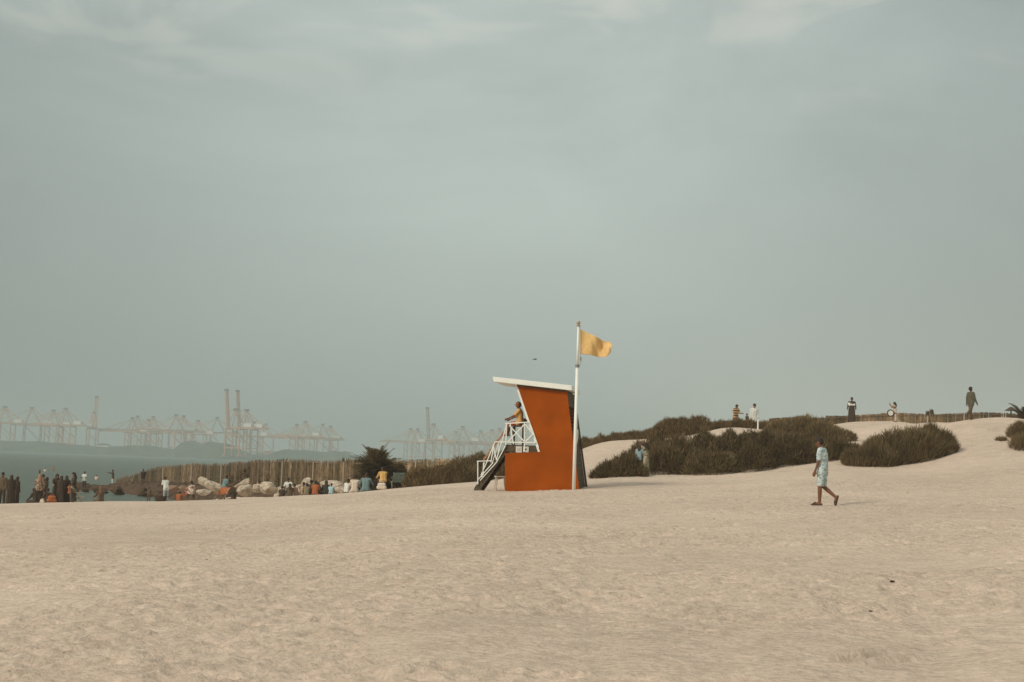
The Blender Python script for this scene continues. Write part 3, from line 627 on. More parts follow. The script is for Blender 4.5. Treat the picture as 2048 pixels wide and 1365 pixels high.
# deck
d0 = zl(440, 700); d1 = zl(858, 772); zt = zl(640, 692)[1]; zb = zl(640, 782)[1]
bm = bmesh.new(); prism(bm, [(d0[0], zb + .015), (d1[0] + .02, zb + .015), (d1[0] - .02, zt), (d0[0], zt)], .02, DEP - .02); bm_obj('deck', bm, M_darkwood, hut)
# placards on the deck fascia
for (x0, x1, y0, y1, sym) in ((570, 642, 706, 784, 0), (660, 726, 708, 781, 1)):
    a = zl(x0, y0); b = zl(x1, y1); bm = bmesh.new(); box(bm, ((a[0] + b[0]) / 2, -.012, (a[1] + b[1]) / 2), (b[0] - a[0], .02, a[1] - b[1])); pl = bm_obj('placard', bm, M_placard, hut)
    cx, cz = (a[0] + b[0]) / 2, (a[1] + b[1]) / 2; bm = bmesh.new()
    if sym:
        tube(bm, (cx, -.024, cz), (cx, -.03, cz), .035, .035, 16)
        for dx, dz in ((-.06, .06), (.06, -.06), (.06, .06), (-.06, -.06)): bar(bm, (cx + dx, -.027, cz + dz), (cx + dx * .6, -.027, cz + dz * .6), .012, .006)
    else:
        for dz in (-.05, 0, .045): box(bm, (cx, -.025, cz + dz), (.13, .004, .008))
    bm_obj('print', bm, M_symbol, pl)
# roof slab
bm = bmesh.new(); prism(bm, [hl(987, 755), hl(1144, 774), hl(1144, 784), hl(989, 765)], -.22, DEP + .25)
bmesh.ops.bevel(bm, geom=bm.edges[:], offset=.008, segments=1, affect='EDGES'); bm_obj('roof', bm, M_white, hut)
bm = bmesh.new(); prism(bm, [hl(1034, 770.6), hl(1131, 782.8), hl(1131, 786.5), hl(1034, 774.5)], -.02, DEP + .02); bm_obj('roof_batten', bm, M_darkwood, hut)
# railing
def rails(segs, y, w, name, m, zz=zl):
    bm = bmesh.new()
    for k, (x0, y0, x1, y1) in enumerate(segs):
        a = zz(x0, y0); b = zz(x1, y1); bar(bm, (a[0], y + .004 * (k % 4), a[1]), (b[0], y + .004 * (k % 4), b[1]), w, w * .8)
    return bm_obj(name, bm, m, hut)
deck_r = [(440, 425, 745, 408), (490, 450, 672, 645), (682, 432, 468, 652), (675, 420, 675, 772), (682, 432, 800, 575), (690, 648, 785, 552), (742, 415, 850, 722), (445, 655, 832, 660), (455, 425, 447, 690), (500, 430, 540, 680)]
rails(deck_r, -.035, .048, 'deck_railing', M_white)
rails([(470, 430, 745, 412), (500, 430, 500, 700), (640, 420, 640, 700), (500, 660, 800, 660), (510, 440, 630, 650), (630, 440, 510, 650)], DEP - .1, .045, 'far_deck_railing', M_white)
stair_r = [(100, 895, 100, 1175), (88, 890, 268, 884), (215, 886, 312, 652), (308, 651, 470, 651), (140, 1060, 218, 886), (108, 1112, 290, 905), (128, 1128, 330, 905), (330, 905, 442, 700), (262, 905, 300, 680), (330, 880, 392, 655), (400, 645, 452, 450), (290, 690, 330, 870), (150, 1090, 180, 900)]
rails(stair_r, -.05, .042, 'stair_railing', M_white)
rails([(128, 1110, 400, 790), (110, 905, 110, 1150), (300, 660, 300, 900), (180, 1040, 300, 660)], 1.02, .04, 'far_stair_railing', M_white)
rails([(432, 436, 112, 868)], 1.06, .085, 'handrail', M_tanwood)
# stairs
st0 = zl(438, 742); st1 = zl(92, 1226)
for y in (.0, .98):
    bm = bmesh.new(); prism(bm, [(st0[0], st0[1] + .14), (st0[0], st0[1] - .2), (st1[0] + .06, st1[1] - .12), (st1[0] - .16, st1[1] - .12), (st1[0] - .1, st1[1] + .06)], y, y + .05); bm_obj('stringer', bm, M_darkwood, hut)
for k in range(8):
    t = (k + .5) / 8; x = st1[0] + (st0[0] - st1[0]) * t; z = st1[1] + (st0[1] - st1[1]) * t + .02
    bm = bmesh.new(); box(bm, (x, .515, z), (.24, .92, .035)); bm_obj('step', bm, M_darkwood, hut)
# closed risers under the stair make the dark underside
bm = bmesh.new(); prism(bm, [(st0[0], st0[1] - .02), (st0[0], st0[1] - .06), (st1[0], st1[1] - .04), (st1[0], st1[1])], .06, .97); bm_obj('stair_soffit', bm, M_darkwood, hut)
# orange rescue board / upper rail behind the guard
bm = bmesh.new(); a = zl(615, 388); b = zl(735, 365); tube(bm, (a[0], 1.2, a[1]), (b[0] + .1, 1.2, b[1]), .07, .07, 10); tube(bm, (b[0] + .1, 1.2, b[1]), (b[0] + .22, 1.2, b[1]), .07, .02, 10)
hw = Matrix.Translation(base) @ Matrix.Rotation(R(-9), 4, 'Z')
buoy = bm_obj('rescue_buoy', bm, CL['red_cloth'], None, True); buoy.matrix_world = hw; tag(buoy, 'orange torpedo rescue buoy on the deck behind the seated lifeguard', 'rescue buoy')
# high chair of the guard
ch = empty('high_chair', hw @ Vector((zl(560, 600)[0], .75, zt)), R(-9)); tag(ch, 'dark high chair on the deck carrying the lifeguard', 'chair')
seat_z = zl(560, 440)[1] - zt
bm = bmesh.new(); box(bm, (.02, 0, seat_z - .03), (.42, .44, .05)); bm_obj('seat', bm, M_darkwood, ch)
for sx in (-.17, .2):
    for sy in (-.19, .19): bm = bmesh.new(); bar(bm, (sx * 1.1, sy * 1.1, 0), (sx, sy, seat_z - .05), .045); bm_obj('leg', bm, M_darkwood, ch)
bm = bmesh.new(); box(bm, (.23, 0, seat_z + .2), (.03, .42, .16)); bar(bm, (.22, -.18, seat_z - .05), (.24, -.18, seat_z + .28), .035); bar(bm, (.22, .18, seat_z - .05), (.24, .18, seat_z + .28), .035); bm_obj('backrest', bm, M_darkwood, ch)
# white stool under the stairs
sp = at(1001, 57.2, 970); stl = empty('stool', sp, .2); tag(stl, 'small pale table under the stairs beside the orange panel', 'table')
hs = .52; bm = bmesh.new(); box(bm, (0, 0, hs), (.46, .42, .05)); bmesh.ops.bevel(bm, geom=bm.edges[:], offset=.012, segments=2, affect='EDGES'); bm_obj('seat', bm, CL['cream_cloth'], stl)
for sx in (-1, 1):
    for sy in (-1, 1): bm = bmesh.new(); tube(bm, (sx * .21, sy * .18, -.02), (sx * .17, sy * .15, hs - .02), .02, .025, 8); bm_obj('leg', bm, CL['cream_cloth'], stl)

# ------------------------------------------------------------------ flagpole and flag
fpz = at(1147.5, 53.3, 978); top = P(1157, 647, 53.3); ph = top.z - fpz.z
fpo = empty('flagpole', fpz); tag(fpo, 'tall white flagpole standing against the right end of the hut', 'flagpole'); fpo.rotation_euler = (0, R(0), 0)
dx = top.x - fpz.x
fpo.rotation_euler = (0, math.atan2(dx, ph), 0)
bm = bmesh.new(); tube(bm, (0, 0, -.4), (0, 0, ph * .74), .068, .058, 20); bm_obj('lower_pole', bm, M_white, fpo, True)
bm = bmesh.new(); tube(bm, (0, 0, ph * .74), (0, 0, ph - .1), .046, .040, 20); bm_obj('upper_pole', bm, M_white, fpo, True)
bm = bmesh.new(); tube(bm, (0, 0, ph * .735), (0, 0, ph * .75), .085, .085, 16); bm_obj('collar', bm, mat('grey_metal', (.22, .24, .24), .5), fpo)
bm = bmesh.new(); bmesh.ops.create_uvsphere(bm, u_segments=16, v_segments=10, radius=.075, matrix=Matrix.Translation((0, 0, ph + .02))); tube(bm, (0, 0, ph - .1), (0, 0, ph - .07), .085, .085, 14); bm_obj('finial', bm, mat('brass', (.40, .32, .20), .5), fpo, True)
bm = bmesh.new(); pts = [(.06, -.03, ph - .12), (.075, -.03, ph * .9), (.10, -.03, ph * .80), (.14, -.03, ph * .775), (.09, -.03, ph * .745), (-.08, -.02, ph * .737)]
for a, b in zip(pts, pts[1:]): tube(bm, a, b, .008, .008, 6)
box(bm, (.12, -.03, ph * .785), (.06, .04, .14)); bm_obj('halyard', bm, mat('rope', (.22, .24, .22), .8), fpo)
# flag as a cloth with thickness
nu, nv = 40, 26; s53 = 53.3 / F; V = []
tops = [(0, 659), (.25, 666), (.5, 674), (.75, 682), (.93, 684), (1, 690)]; bots = [(0, 708.5), (.3, 710), (.6, 714), (.85, 715), (.93, 711), (1, 706)]
for i in range(nu + 1):
    u = i / nu; yt = np.interp(u, *zip(*tops)); yb = np.interp(u, *zip(*bots)); x = 1160.5 + 61.5 * u
    for j in range(nv + 1):
        v = j / nv; y = yt + (yb - yt) * v; xx = x - 4 * (v - .5) * u * u + .8 * math.sin(v * 9) * (u ** 4)
        p = P(xx, y, 53.3); off = .13 * math.sin(u * 10 + v * 2.2) * (.15 + u) + .05 * math.sin(u * 23 - v * 5) * u; V.append((p.x, p.y + off, p.z))
Fc = [(i * (nv + 1) + j, (i + 1) * (nv + 1) + j, (i + 1) * (nv + 1) + j + 1, i * (nv + 1) + j + 1) for i in range(nu) for j in range(nv)]
fo = Vector(V[0]); fl = mesh_obj('flag', [Vector(v) - fo for v in V], Fc, M_flag, None, True); fl.location = fo
md = fl.modifiers.new('solid', 'SOLIDIFY'); md.thickness = .006; tag(fl, 'plain yellow flag blowing to the right from the pole top', 'flag')

# ------------------------------------------------------------------ people
def blob(name, caps, voxel, m, parent=None, smooth=3):
    """one continuous surface from tapered capsules: (p0, p1, r0, r1[, (sx,sy,sz) squash about the middle])"""
    bm = bmesh.new()
    for c in caps:
        p0, p1, r0, r1 = Vector(c[0]), Vector(c[1]), c[2], c[3]; n0 = len(bm.verts)
        bmesh.ops.create_icosphere(bm, subdivisions=2, radius=r0, matrix=Matrix.Translation(p0))
        if (p1 - p0).length > 1e-4:
            bmesh.ops.create_icosphere(bm, subdivisions=2, radius=r1, matrix=Matrix.Translation(p1)); tube(bm, p0, p1, r0 * .985, r1 * .985, 14)
        if len(c) > 4:
            mid = (p0 + p1) / 2; bm.verts.ensure_lookup_table()
            for v in bm.verts[n0:]:
                d = v.co - mid; v.co = mid + Vector((d.x * c[4][0], d.y * c[4][1], d.z * c[4][2]))
    me = bpy.data.meshes.new('tmp'); bm.to_mesh(me); bm.free(); o = bpy.data.objects.new('tmp', me); COL.objects.link(o)
    r = o.modifiers.new('r', 'REMESH'); r.mode = 'VOXEL'; r.voxel_size = voxel; r.use_smooth_shade = True
    if smooth: s = o.modifiers.new('s', 'SMOOTH'); s.factor = .5; s.iterations = smooth
    dg = bpy.context.evaluated_depsgraph_get(); me2 = bpy.data.meshes.new_from_object(o.evaluated_get(dg)); me2.name = name
    bpy.data.objects.remove(o); bpy.data.meshes.remove(me)
    me2.materials.clear(); me2.materials.append(m); ob = bpy.data.objects.new(name, me2); COL.objects.link(ob)
    if parent: ob.parent = parent
    return ob
def drot(v, pitch):  # rotate forward by pitch about X (forward = +Y)
    return Vector((v.x, v.y * math.cos(pitch) + v.z * math.sin(pitch), -v.y * math.sin(pitch) + v.z * math.cos(pitch)))
def person(px, d_, y, hd, label, H=1.72, pose=None, skin=None, hair='short', hairm=None, top='shirt', topm=None, sleeve='short', legs='trousers', legm=None, vox=.016, sink=0.0, loc=None, group=None, cap=None, shoes=None, hold=None, eyes=False):
    """hd: 0 = back to camera, 90 = facing left, -90 = facing right, 180 = facing camera"""
    q = dict(lean=2, hl=0, hr=0, kl=4, kr=4, al=0, ar=0, bl=8, br=8, el=12, er=12, ab=3, head=5, base=None); q.update(pose or {})
    s = H / 1.75; skin = skin or M_skin_d
    lean = R(q['lean']); Z = Vector((0, 0, 1))
    def limb(o, fl, ab, sd, L): 
        fl, ab = R(fl), R(ab); return o + Vector((sd * math.sin(ab), math.sin(fl) * math.cos(ab), -math.cos(fl) * math.cos(ab))) * L
    pel = Vector((0, 0, 0)); up = drot(Z, lean)
    chest = pel + up * .36; neck = pel + up * .52; hp = lean + R(q['head']); headc = neck + drot(Vector((0, .015, .155)), hp); fw = drot(Vector((0, 1, 0)), hp)
    J = {}
    for sd, k in ((-1, 'l'), (1, 'r')):
        hip = Vector((sd * .09, 0, -.02)); kn = limb(hip, q['h' + k], q['ab'], sd, .44); an = limb(kn, q['h' + k] - q['k' + k], q['ab'] * .3, sd, .42)
        ffl = R(q['h' + k] - q['k' + k]) * (.0 if q['k' + k] < 15 else .6); pt = R(q['t' + k]) if ('t' + k) in q else -ffl; toe = an + drot(Vector((0, .17, -.035)), pt); J['p' + k] = pt
        sh = neck + Vector((sd * .185, 0, 0)) + up * -.055; el_ = limb(sh, q['a' + k] + 0, q['b' + k], sd, .29); wr = limb(el_, q['a' + k] + q['e' + k], q['b' + k] * .3, sd, .255)
        J[k] = (hip, kn, an, toe, sh, el_, wr)
    bodyc = [((-.075, 0, .0), (.075, 0, .0), .105, .105), (Vector((-.05, 0, 0)) , chest + Vector((-.06, 0, 0)), .105, .115), ((.05, 0, 0), chest + Vector((.06, 0, 0)), .105, .115),
             (J['l'][4] + Vector((.03, 0, 0)), J['r'][4] + Vector((-.03, 0, 0)), .068, .068), (chest, neck, .1, .062), (neck - up * .02, headc - drot(Vector((0, 0, .05)), hp), .056, .052)]
    hc = headc
    bodyc += [(hc + fw * -.012 + drot(Vector((0, 0, .03)), hp), hc + fw * -.012 + drot(Vector((0, 0, .03)), hp), .093, .093), (hc + drot(Vector((0, .02, -.03)), hp), hc + drot(Vector((0, .045, -.075)), hp), .07, .04),
              (hc + drot(Vector((0, .09, .012)), hp), hc + drot(Vector((0, .108, -.018)), hp), .012, .016)]
    for sd in (-1, 1): bodyc.append((hc + drot(Vector((sd * .085, -.01, .01)), hp), hc + drot(Vector((sd * .09, -.012, -.022)), hp), .017, .012))
    fingers = vox < .02
    for k, sd in (('l', -1), ('r', 1)):
        hip, kn, an, toe, sh, el_, wr = J[k]
        bodyc += [(hip, kn, .088, .058), (kn, kn.lerp(an, .35), .054, .056), (kn.lerp(an, .35), an, .056, .036), (an, toe, .038, .03), (an + drot(Vector((0, -.04, -.03)), J['p' + k]), toe, .034, .03), (sh, el_, .05, .038), (el_, wr, .039, .026)]
        dr = (wr - el_).normalized(); fwd = Vector((0, 1, 0)); sx = dr.cross(Vector((sd, 0, 0))); sx = sx.normalized() if sx.length > .1 else fwd; nn = dr.cross(sx).normalized()
        for u in (-.022, 0, .022): bodyc.append((wr + sx * u * .6, wr + dr * .085 + sx * u * 1.3, .018, .016))
        if fingers:
            for i, u in enumerate((-.032, -.011, .011, .032)):
                b0 = wr + dr * .085 + sx * u; L = (.062, .075, .07, .055)[i]; mid = b0 + dr * L * .55 + nn * .008; bodyc += [(b0, mid, .010, .0095), (mid, mid + (dr * .8 + nn * .6 * -sd).normalized() * L * .5, .0095, .008)]
            b0 = wr + dr * .03 - sx * .03; bodyc.append((b0, b0 + (dr * .7 - sx * .7).normalized() * .055, .013, .010))
    # where the figure rests
    low = min(min(J[k][i].z - (.035 if i > 1 else .06) for i in (1, 2, 3)) for k in 'lr')
    if q.get('stand'): low = min(J[q['stand']][i].z - .045 for i in (2, 3))
    if q.get('sit'): low = -.12
    T = Vector((0, 0, -low))
    def tr(c): return [((Vector(a[0]) + T) * s, (Vector(a[1]) + T) * s, a[2] * s, a[3] * s) + tuple(a[4:]) for a in c]
    body = blob('person', tr(bodyc), vox * .8, skin, None, 2)
    if loc is None: loc = at(px, d_, y); loc.z -= sink
    body.location = loc; body.rotation_euler = (0, 0, R(hd)); tag(body, label, 'person', group)
    g = .018
    if topm:
        c = [((-.075, 0, .02), (.075, 0, .02), .112 + g, .112 + g), (Vector((-.05, 0, 0)), chest + Vector((-.06, 0, 0)), .112 + g, .118 + g), ((.05, 0, 0), chest + Vector((.06, 0, 0)), .112 + g, .118 + g), (J['l'][4] + Vector((.03, 0, 0)), J['r'][4] + Vector((-.03, 0, 0)), .068 + g, .068 + g), (chest, neck - up * .03, .1 + g, .075)]
        for k in 'lr':
            hip, kn, an, toe, sh, el_, wr = J[k]; e = el_ if sleeve != 'short' else sh.lerp(el_, .72)
            c.append((sh, e, .058 + g, .052 + g * (1 if sleeve == 'short' else .5)))
            if sleeve == 'long': c.append((el_, wr, .048 + g * .5, .036 + g * .5))
            if top in ('shirt', 'tunic'): c.append((hip + Vector((0, 0, .04)), hip.lerp(kn, .22 if top == 'shirt' else .62), .10 + g, .10 + g * 1.2))
            if top == 'robe':
                c += [(hip, kn, .11 + g, .12 + g), (kn, kn.lerp(an, .88), .12 + g, .135 + g)]
        if top in ('tunic', 'robe'):
            a0, a1 = (J['l'][0], J['r'][0]); t0 = .62 if top == 'tunic' else 1.0; k0 = J['l'][0].lerp(J['l'][1], t0); k1 = J['r'][0].lerp(J['r'][1], t0)
            c += [(pel, (k0 + k1) / 2, .115 + g, (.108 if top == 'tunic' else .13) + g)]
            if top == 'robe': c.append(((k0 + k1) / 2, (J['l'][2] + J['r'][2]) / 2 + Vector((0, 0, .06)), .13 + g, .16 + g))
        blob({'shirt': 'shirt', 'tunic': 'tunic', 'robe': 'robe'}[top], tr(c), vox, topm, body, 2)
    if legm:
        c = [((-.06, 0, -.01), (.06, 0, -.01), .112 + g * .6, .112 + g * .6)]
        for k in 'lr':
            hip, kn, an, toe = J[k][:4]; c.append((hip, kn if legs != 'shorts' else hip.lerp(kn, .85), .095 + g * .7, .07 + g))
            if legs == 'trousers': c.append((kn, kn.lerp(an, .95), .066 + g, .052 + g))
        blob('shorts' if legs == 'shorts' else 'trousers', tr(c), vox, legm, body, 2)
    hm = hairm or M_hair; hz = lambda x, y_, z: hc + drot(Vector((x, y_, z)), hp)
    if hair == 'short': blob('hair', tr([(hz(0, -.03, .055), hz(0, .005, .068), .098, .088), (hz(0, -.05, .0), hz(0, -.04, .03), .075, .09)]), vox * .8, hm, body, 1)
    elif hair == 'long': blob('hair', tr([(hz(0, -.03, .055), hz(0, .01, .07), .1, .09), (hz(0, -.05, .02), hz(0, -.1, -.2), .1, .09), (hz(-.06, -.02, 0), hz(-.09, -.04, -.16), .05, .045), (hz(.06, -.02, 0), hz(.09, -.04, -.16), .05, .045)]), vox * .8, hm, body, 1)
    elif hair == 'scarf': blob('headscarf', tr([(hz(0, -.015, .05), hz(0, -.02, .03), .112, .112), (hz(0, -.035, 0), hz(0, -.03, -.16), .105, .12), (neck + up * -.06, neck + up * -.02, .15, .1), (chest + up * .06, neck, .15, .1)]), vox, hm, body, 1)
    if cap: blob('cap', tr([(hz(0, -.015, .07), hz(0, .01, .075), .1, .092), (hz(0, .09, .065), hz(0, .15, .05), .045, .03, (1.3, 1, .35))]), vox * .8, cap, body, 1)
    if shoes:
        for k in 'lr':
            an, toe = J[k][2:4]; dr = (toe - an).normalized()
            dz_ = lambda v: drot(Vector(v), J['p' + k])
            fl_ = (1.1, 1, .6) if abs(J['p' + k]) < .6 else (1.1, .7, 1)
            blob('sandal', tr([(an + dz_((0, -.045, -.04)), toe + dr * .03 + dz_((0, 0, -.012)), .035, .034, fl_), (an.lerp(toe, .65) + Vector((0, 0, .01)), an.lerp(toe, .85) + Vector((0, 0, .005)), .038, .034)]), vox * .7, shoes, body, 1)
    if eyes:
        for sd in (-1, 1):
            bm = bmesh.new(); bmesh.ops.create_uvsphere(bm, u_segments=10, v_segments=6, radius=.011 * s, matrix=Matrix.Translation((hz(sd * .03, .083, .018) + T) * s)); bm_obj('eye', bm, M_symbol, body, True)
    J['T'] = T; J['s'] = s
    return body, J
STAND = dict(); C = CL
walk = dict(hl=12, kl=6, hr=-16, kr=30, al=-6, ar=10, el=14, er=16, head=8)
sitp = dict(sit=1, hl=78, hr=72, kl=95, kr=88, ab=12, lean=12, al=40, ar=35, el=35, er=40, head=0)
sitb = dict(sit=1, hl=80, hr=80, kl=70, kr=65, ab=22, lean=18, al=30, ar=30, el=30, er=30)
crouch = dict(hl=105, hr=95, kl=125, kr=120, lean=35, al=45, ar=50, el=30, er=35, ab=12)
raise_ = dict(al=140, ar=135, el=75, er=80, bl=15, br=15)
# walking man in the foreground
wp = dict(lean=3, hl=-3, kl=4, hr=-7, kr=52, al=4, el=14, ar=-10, er=30, bl=9, br=12, ab=2, head=18)
w, wj = person(1644, 37, 1013, 62, 'man in pale blue printed shirt and shorts walking left across the open sand', 1.76, dict(wp, hl=5, kl=5, hr=-1, kr=50, tr=70, ab=1, stand='l'), M_skin_d, 'short', None, 'shirt', C['blue_print_cloth'], 'short', 'shorts', C['blue_print_cloth'], .010, shoes=mat('sandal_leather', (.06, .035, .02), .7), eyes=True)
# skyline people on the right
person(1471, 93, 848, 205, 'man in brown and yellow striped shirt looking down on the ridge', 1.74, dict(head=25, al=30, el=60, ar=28, er=55), M_skin_d, 'short', None, 'shirt', C['striped_cloth'], 'short', 'trousers', M_black)
person(1508, 90, 852, 178, 'man in long white tunic and dark cap on the ridge', 1.78, dict(), M_skin_m, 'short', None, 'tunic', C['white_cloth'], 'long', 'trousers', C['grey_cloth'], cap=M_black)
person(1494, 93, 852, 120, 'child whose dark head shows over the shrub beside the white tunic', 1.05, dict(), M_skin_d, 'short', None, 'shirt', M_brown, 'short', 'trousers', M_black)
blk, _ = person(1703, 97, 848, 165, 'person in black with a white band across the chest standing on the dune crest', 1.74, dict(lean=0, bl=14, br=14, al=10, el=35, ar=10, er=35), M_skin_d, 'short', None, 'robe', M_black, 'long')
person(1790, 92.5, 843, 75, 'woman in pale dress raising an arm to her face on the dune crest', 1.30, dict(al=75, el=75, ar=60, er=80, head=10), M_skin_m, 'long', None, 'robe', C['light_pattern_cloth'], 'short')
person(1942, 75, 838, -62, 'man in dark shirt and trousers walking right along the dune crest', 1.74, dict(lean=-4, hl=10, kl=4, hr=-22, kr=24, al=-10, ar=14, el=12, er=14, head=0), M_skin_d, 'short', None, 'shirt', C['green_grey_cloth'], 'long', 'trousers', M_brown)
person(1291, 64.7, 959, 60, 'woman in dotted brown dress raising both hands in front of the dark shrub', 1.45, dict(raise_, head=0), M_skin_d, 'long', None, 'robe', C['dotted_dress'], 'short')
person(1277, 65.9, 958, -20, 'person in pale blue top half hidden in the shrub beside the dotted dress', 1.3, dict(lean=10), M_skin_d, 'scarf', M_black, 'shirt', C['dull_blue_cloth'], 'short', 'trousers', M_black)
# white band for the figure in black
blob('white_panel', [((-.15, .02, 1.23), (.15, .02, 1.23), .125, .125, (1, 1, .75)), ((-.1, .02, 1.3), (.16, .02, 1.33), .10, .11, (1, 1, .7))], .02, C['white_cloth'], blk, 2)
# lifeguard
lg = hw @ Vector((zl(585, 440)[0], .75, zt + seat_z))
person(0, 0, 0, 81, 'lifeguard in yellow vest and orange shorts seated on the hut deck', 1.72, dict(sit=1, hl=80, hr=84, kl=72, kr=78, ab=6, lean=4, al=42, ar=38, el=22, er=26, head=10), M_skin_d, 'short', mat('brown_hair', (.12, .05, .025), .7), 'shirt', cloth('orange_yellow_cloth', (0.70, 0.38, 0.13)), 'short', 'shorts', C['red_cloth'], .012, loc=lg - Vector((0, 0, .0)), cap=mat('brown_cap', (.35, .15, .06), .8), eyes=True)
# people at the shore, left to right
PE = [
 (3, 79, 1010, 170, 'person in brown top cut off by the left edge of the picture', 1.75, {}, 'short', 'shirt', M_brown, 'long', M_black),
 (20, 80, 1009, 20, 'woman in black robe and scarf, nearest to the left edge', 1.62, {}, 'scarf', 'robe', M_black, 'long', None),
 (31, 80.5, 1009, -30, 'shorter woman in black robe, right one of the dark pair at the left edge', 1.55, {}, 'scarf', 'robe', M_black, 'long', None),
 (77, 80, 1008, 30, 'woman in tan patterned top at the left waterside with dark trousers', 1.66, dict(al=30, el=60), 'scarf', 'shirt', C['tan_pattern_cloth'], 'long', M_black),
 (83, 82, 1008, 200, 'dark person holding one arm straight up behind the patterned top', 1.74, dict(ar=172, er=4, br=3), 'short', 'shirt', M_black, 'long', M_black),
 (90, 80.5, 1008, -60, 'slim dark figure just right of the tan patterned top', 1.5, {}, 'scarf', 'robe', M_brown, 'long', None),
 (72, 78.5, 1008, 60, 'dark seated figure at the feet of the patterned top', 1.6, sitb, 'scarf', 'robe', M_black, 'long', None),
 (97, 78.7, 1008, 50, 'dark seated figure beside the orange cooler bag', 1.55, sitp, 'short', 'shirt', M_black, 'long', M_black),
 (111, 79.5, 1007, -150, 'woman in black with a bare tan forearm, left of the dark group', 1.62, dict(ar=20, er=60), 'scarf', 'robe', M_black, 'short', None),
 (120, 79.2, 1007, 10, 'broad dark robed woman seen from behind between two taller ones', 1.5, {}, 'scarf', 'robe', M_black, 'long', None),
 (131, 79.6, 1007, 30, 'dark robed woman with rounded head in the middle of the group', 1.52, dict(head=15), 'scarf', 'robe', M_black, 'long', None),
 (146, 79.3, 1006, 120, 'woman with long dark hair and tan face, tallest at the right of the group', 1.68, dict(al=20, el=30), 'long', 'robe', M_black, 'long', None),
 (168, 148, 977, 170, 'man in white shirt and dark trousers standing on the thin rocky spit', 1.72, dict(al=20, ar=20, el=70, er=70), 'short', 'shirt', C['white_cloth'], 'short', M_black),
 (201, 79, 1004, 40, 'woman seated alone with tan headscarf left of the shallow pool', 1.66, dict(sitp, lean=4), 'scarf', 'robe', M_brown, 'long', None),
 (225, 153, 972, 90, 'person in white trousers taking a photo at the left end of the reed fence', 1.7, dict(al=85, ar=80, el=25, er=30), 'short', 'shirt', M_brown, 'long', C['white_cloth']),
 (285, 147, 972, -160, 'man in dark shirt and bare legs on the spit right of the leaning rod', 1.72, dict(lean=8), 'short', 'shirt', M_black, 'short', None),
 (297, 81, 1003, 0, 'small child in brown standing in the shallow pool', .85, dict(lean=10), 'short', 'shirt', M_brown, 'short', M_brown),
 (331, 80.5, 1004, 40, 'man in white and grey shirt bending over the black tub', 1.42, dict(lean=18, al=10, ar=25, er=20), 'short', 'shirt', C['white_cloth'], 'short', C['grey_cloth']),
 (357, 82, 1004, 0, 'child in orange sitting left of the crouching patterned figure', 1.15, sitb, 'short', 'shirt', C['orange_cloth'], 'short', M_brown),
 (382, 82, 1003, 20, 'crouching figure in light patterned clothes with a dark head', 1.6, dict(crouch, lean=15), 'short', 'tunic', C['light_pattern_cloth'], 'short', M_brown),
 (447, 84, 1000, -40, 'person in teal shirt and dark trousers leaning in front of the boulders', 1.5, dict(lean=14, hl=20, kl=20), 'short', 'shirt', C['teal_cloth'], 'short', M_black),
 (468, 86, 996, 60, 'dark robed figure seated against the dark upright boulder', 1.65, sitp, 'scarf', 'robe', M_black, 'long', None),
 (563, 86, 992, 0, 'person whose dark head shows low in front of the square boulder', 1.4, sitp, 'short', 'shirt', M_black, 'short', M_black),
 (577, 88, 992, 170, 'man in white shirt seated high on the rocks', 1.7, dict(sitp), 'short', 'shirt', C['white_cloth'], 'short', M_black),
 (580, 85, 991, 20, 'dark seated figure just below the man in white on the rocks', 1.5, sitp, 'scarf', 'robe', M_brown, 'long', None),
 (594, 85.5, 990, 70, 'person reclining in tan clothes left of the row of dark heads', 1.5, sitb, 'short', 'shirt', C['pink_brown_scarf'], 'short', C['cream_cloth']),
 (606, 85.5, 989, 0, 'seated person in tan, leftmost of the four dark heads', 1.62, sitp, 'short', 'shirt', C['tan_pattern_cloth'], 'short', M_brown),
 (613, 85, 988, 10, 'seated person in yellowish top, second of the four dark heads', 1.45, sitp, 'short', 'shirt', C['khaki_cloth'], 'short', M_brown),
 (621, 85.5, 988, 0, 'seated person in black, tallest of the four dark heads', 1.85, sitp, 'short', 'shirt', M_black, 'long', M_black),
 (630, 85, 988, 0, 'seated person in bright orange shirt, rightmost of the four dark heads', 1.68, sitp, 'short', 'shirt', C['orange_cloth'], 'short', M_black),
 (641, 86, 987, 80, 'dark figure lying beside the orange shirt', 1.6, sitb, 'scarf', 'robe', M_black, 'long', None),
 (652, 86, 986, 10, 'dark seated figure with a raised knee left of the pale blue top', 1.7, sitp, 'scarf', 'robe', C['charcoal_cloth'], 'long', None),
 (662, 84.5, 986, 0, 'small seated person in pale blue top', 1.25, sitp, 'short', 'shirt', C['pale_blue_cloth'], 'short', M_black),
 (693, 82, 985, -30, 'seated person in black and white with arms wide', 1.6, dict(sitp, bl=30, br=30), 'short', 'shirt', C['white_cloth'], 'short', M_black),
 (709, 80.2, 984, 0, 'seated person wrapped in a cream robe left of the teal tunic', 1.9, sitp, 'short', 'robe', C['cream_cloth'], 'long', None),
 (731, 79.6, 984, 0, 'broad man in teal grey tunic seated with his back turned, below the palm', 2.0, dict(sitp, bl=24, br=24, head=20), 'short', 'robe', C['teal_cloth'], 'long', None),
 (766, 79, 980, 20, 'person in yellow and black crouching over a cream bag under the palm', 1.75, dict(crouch, lean=20), 'short', 'shirt', C['yellow_cloth_plain'], 'long', M_black),
]
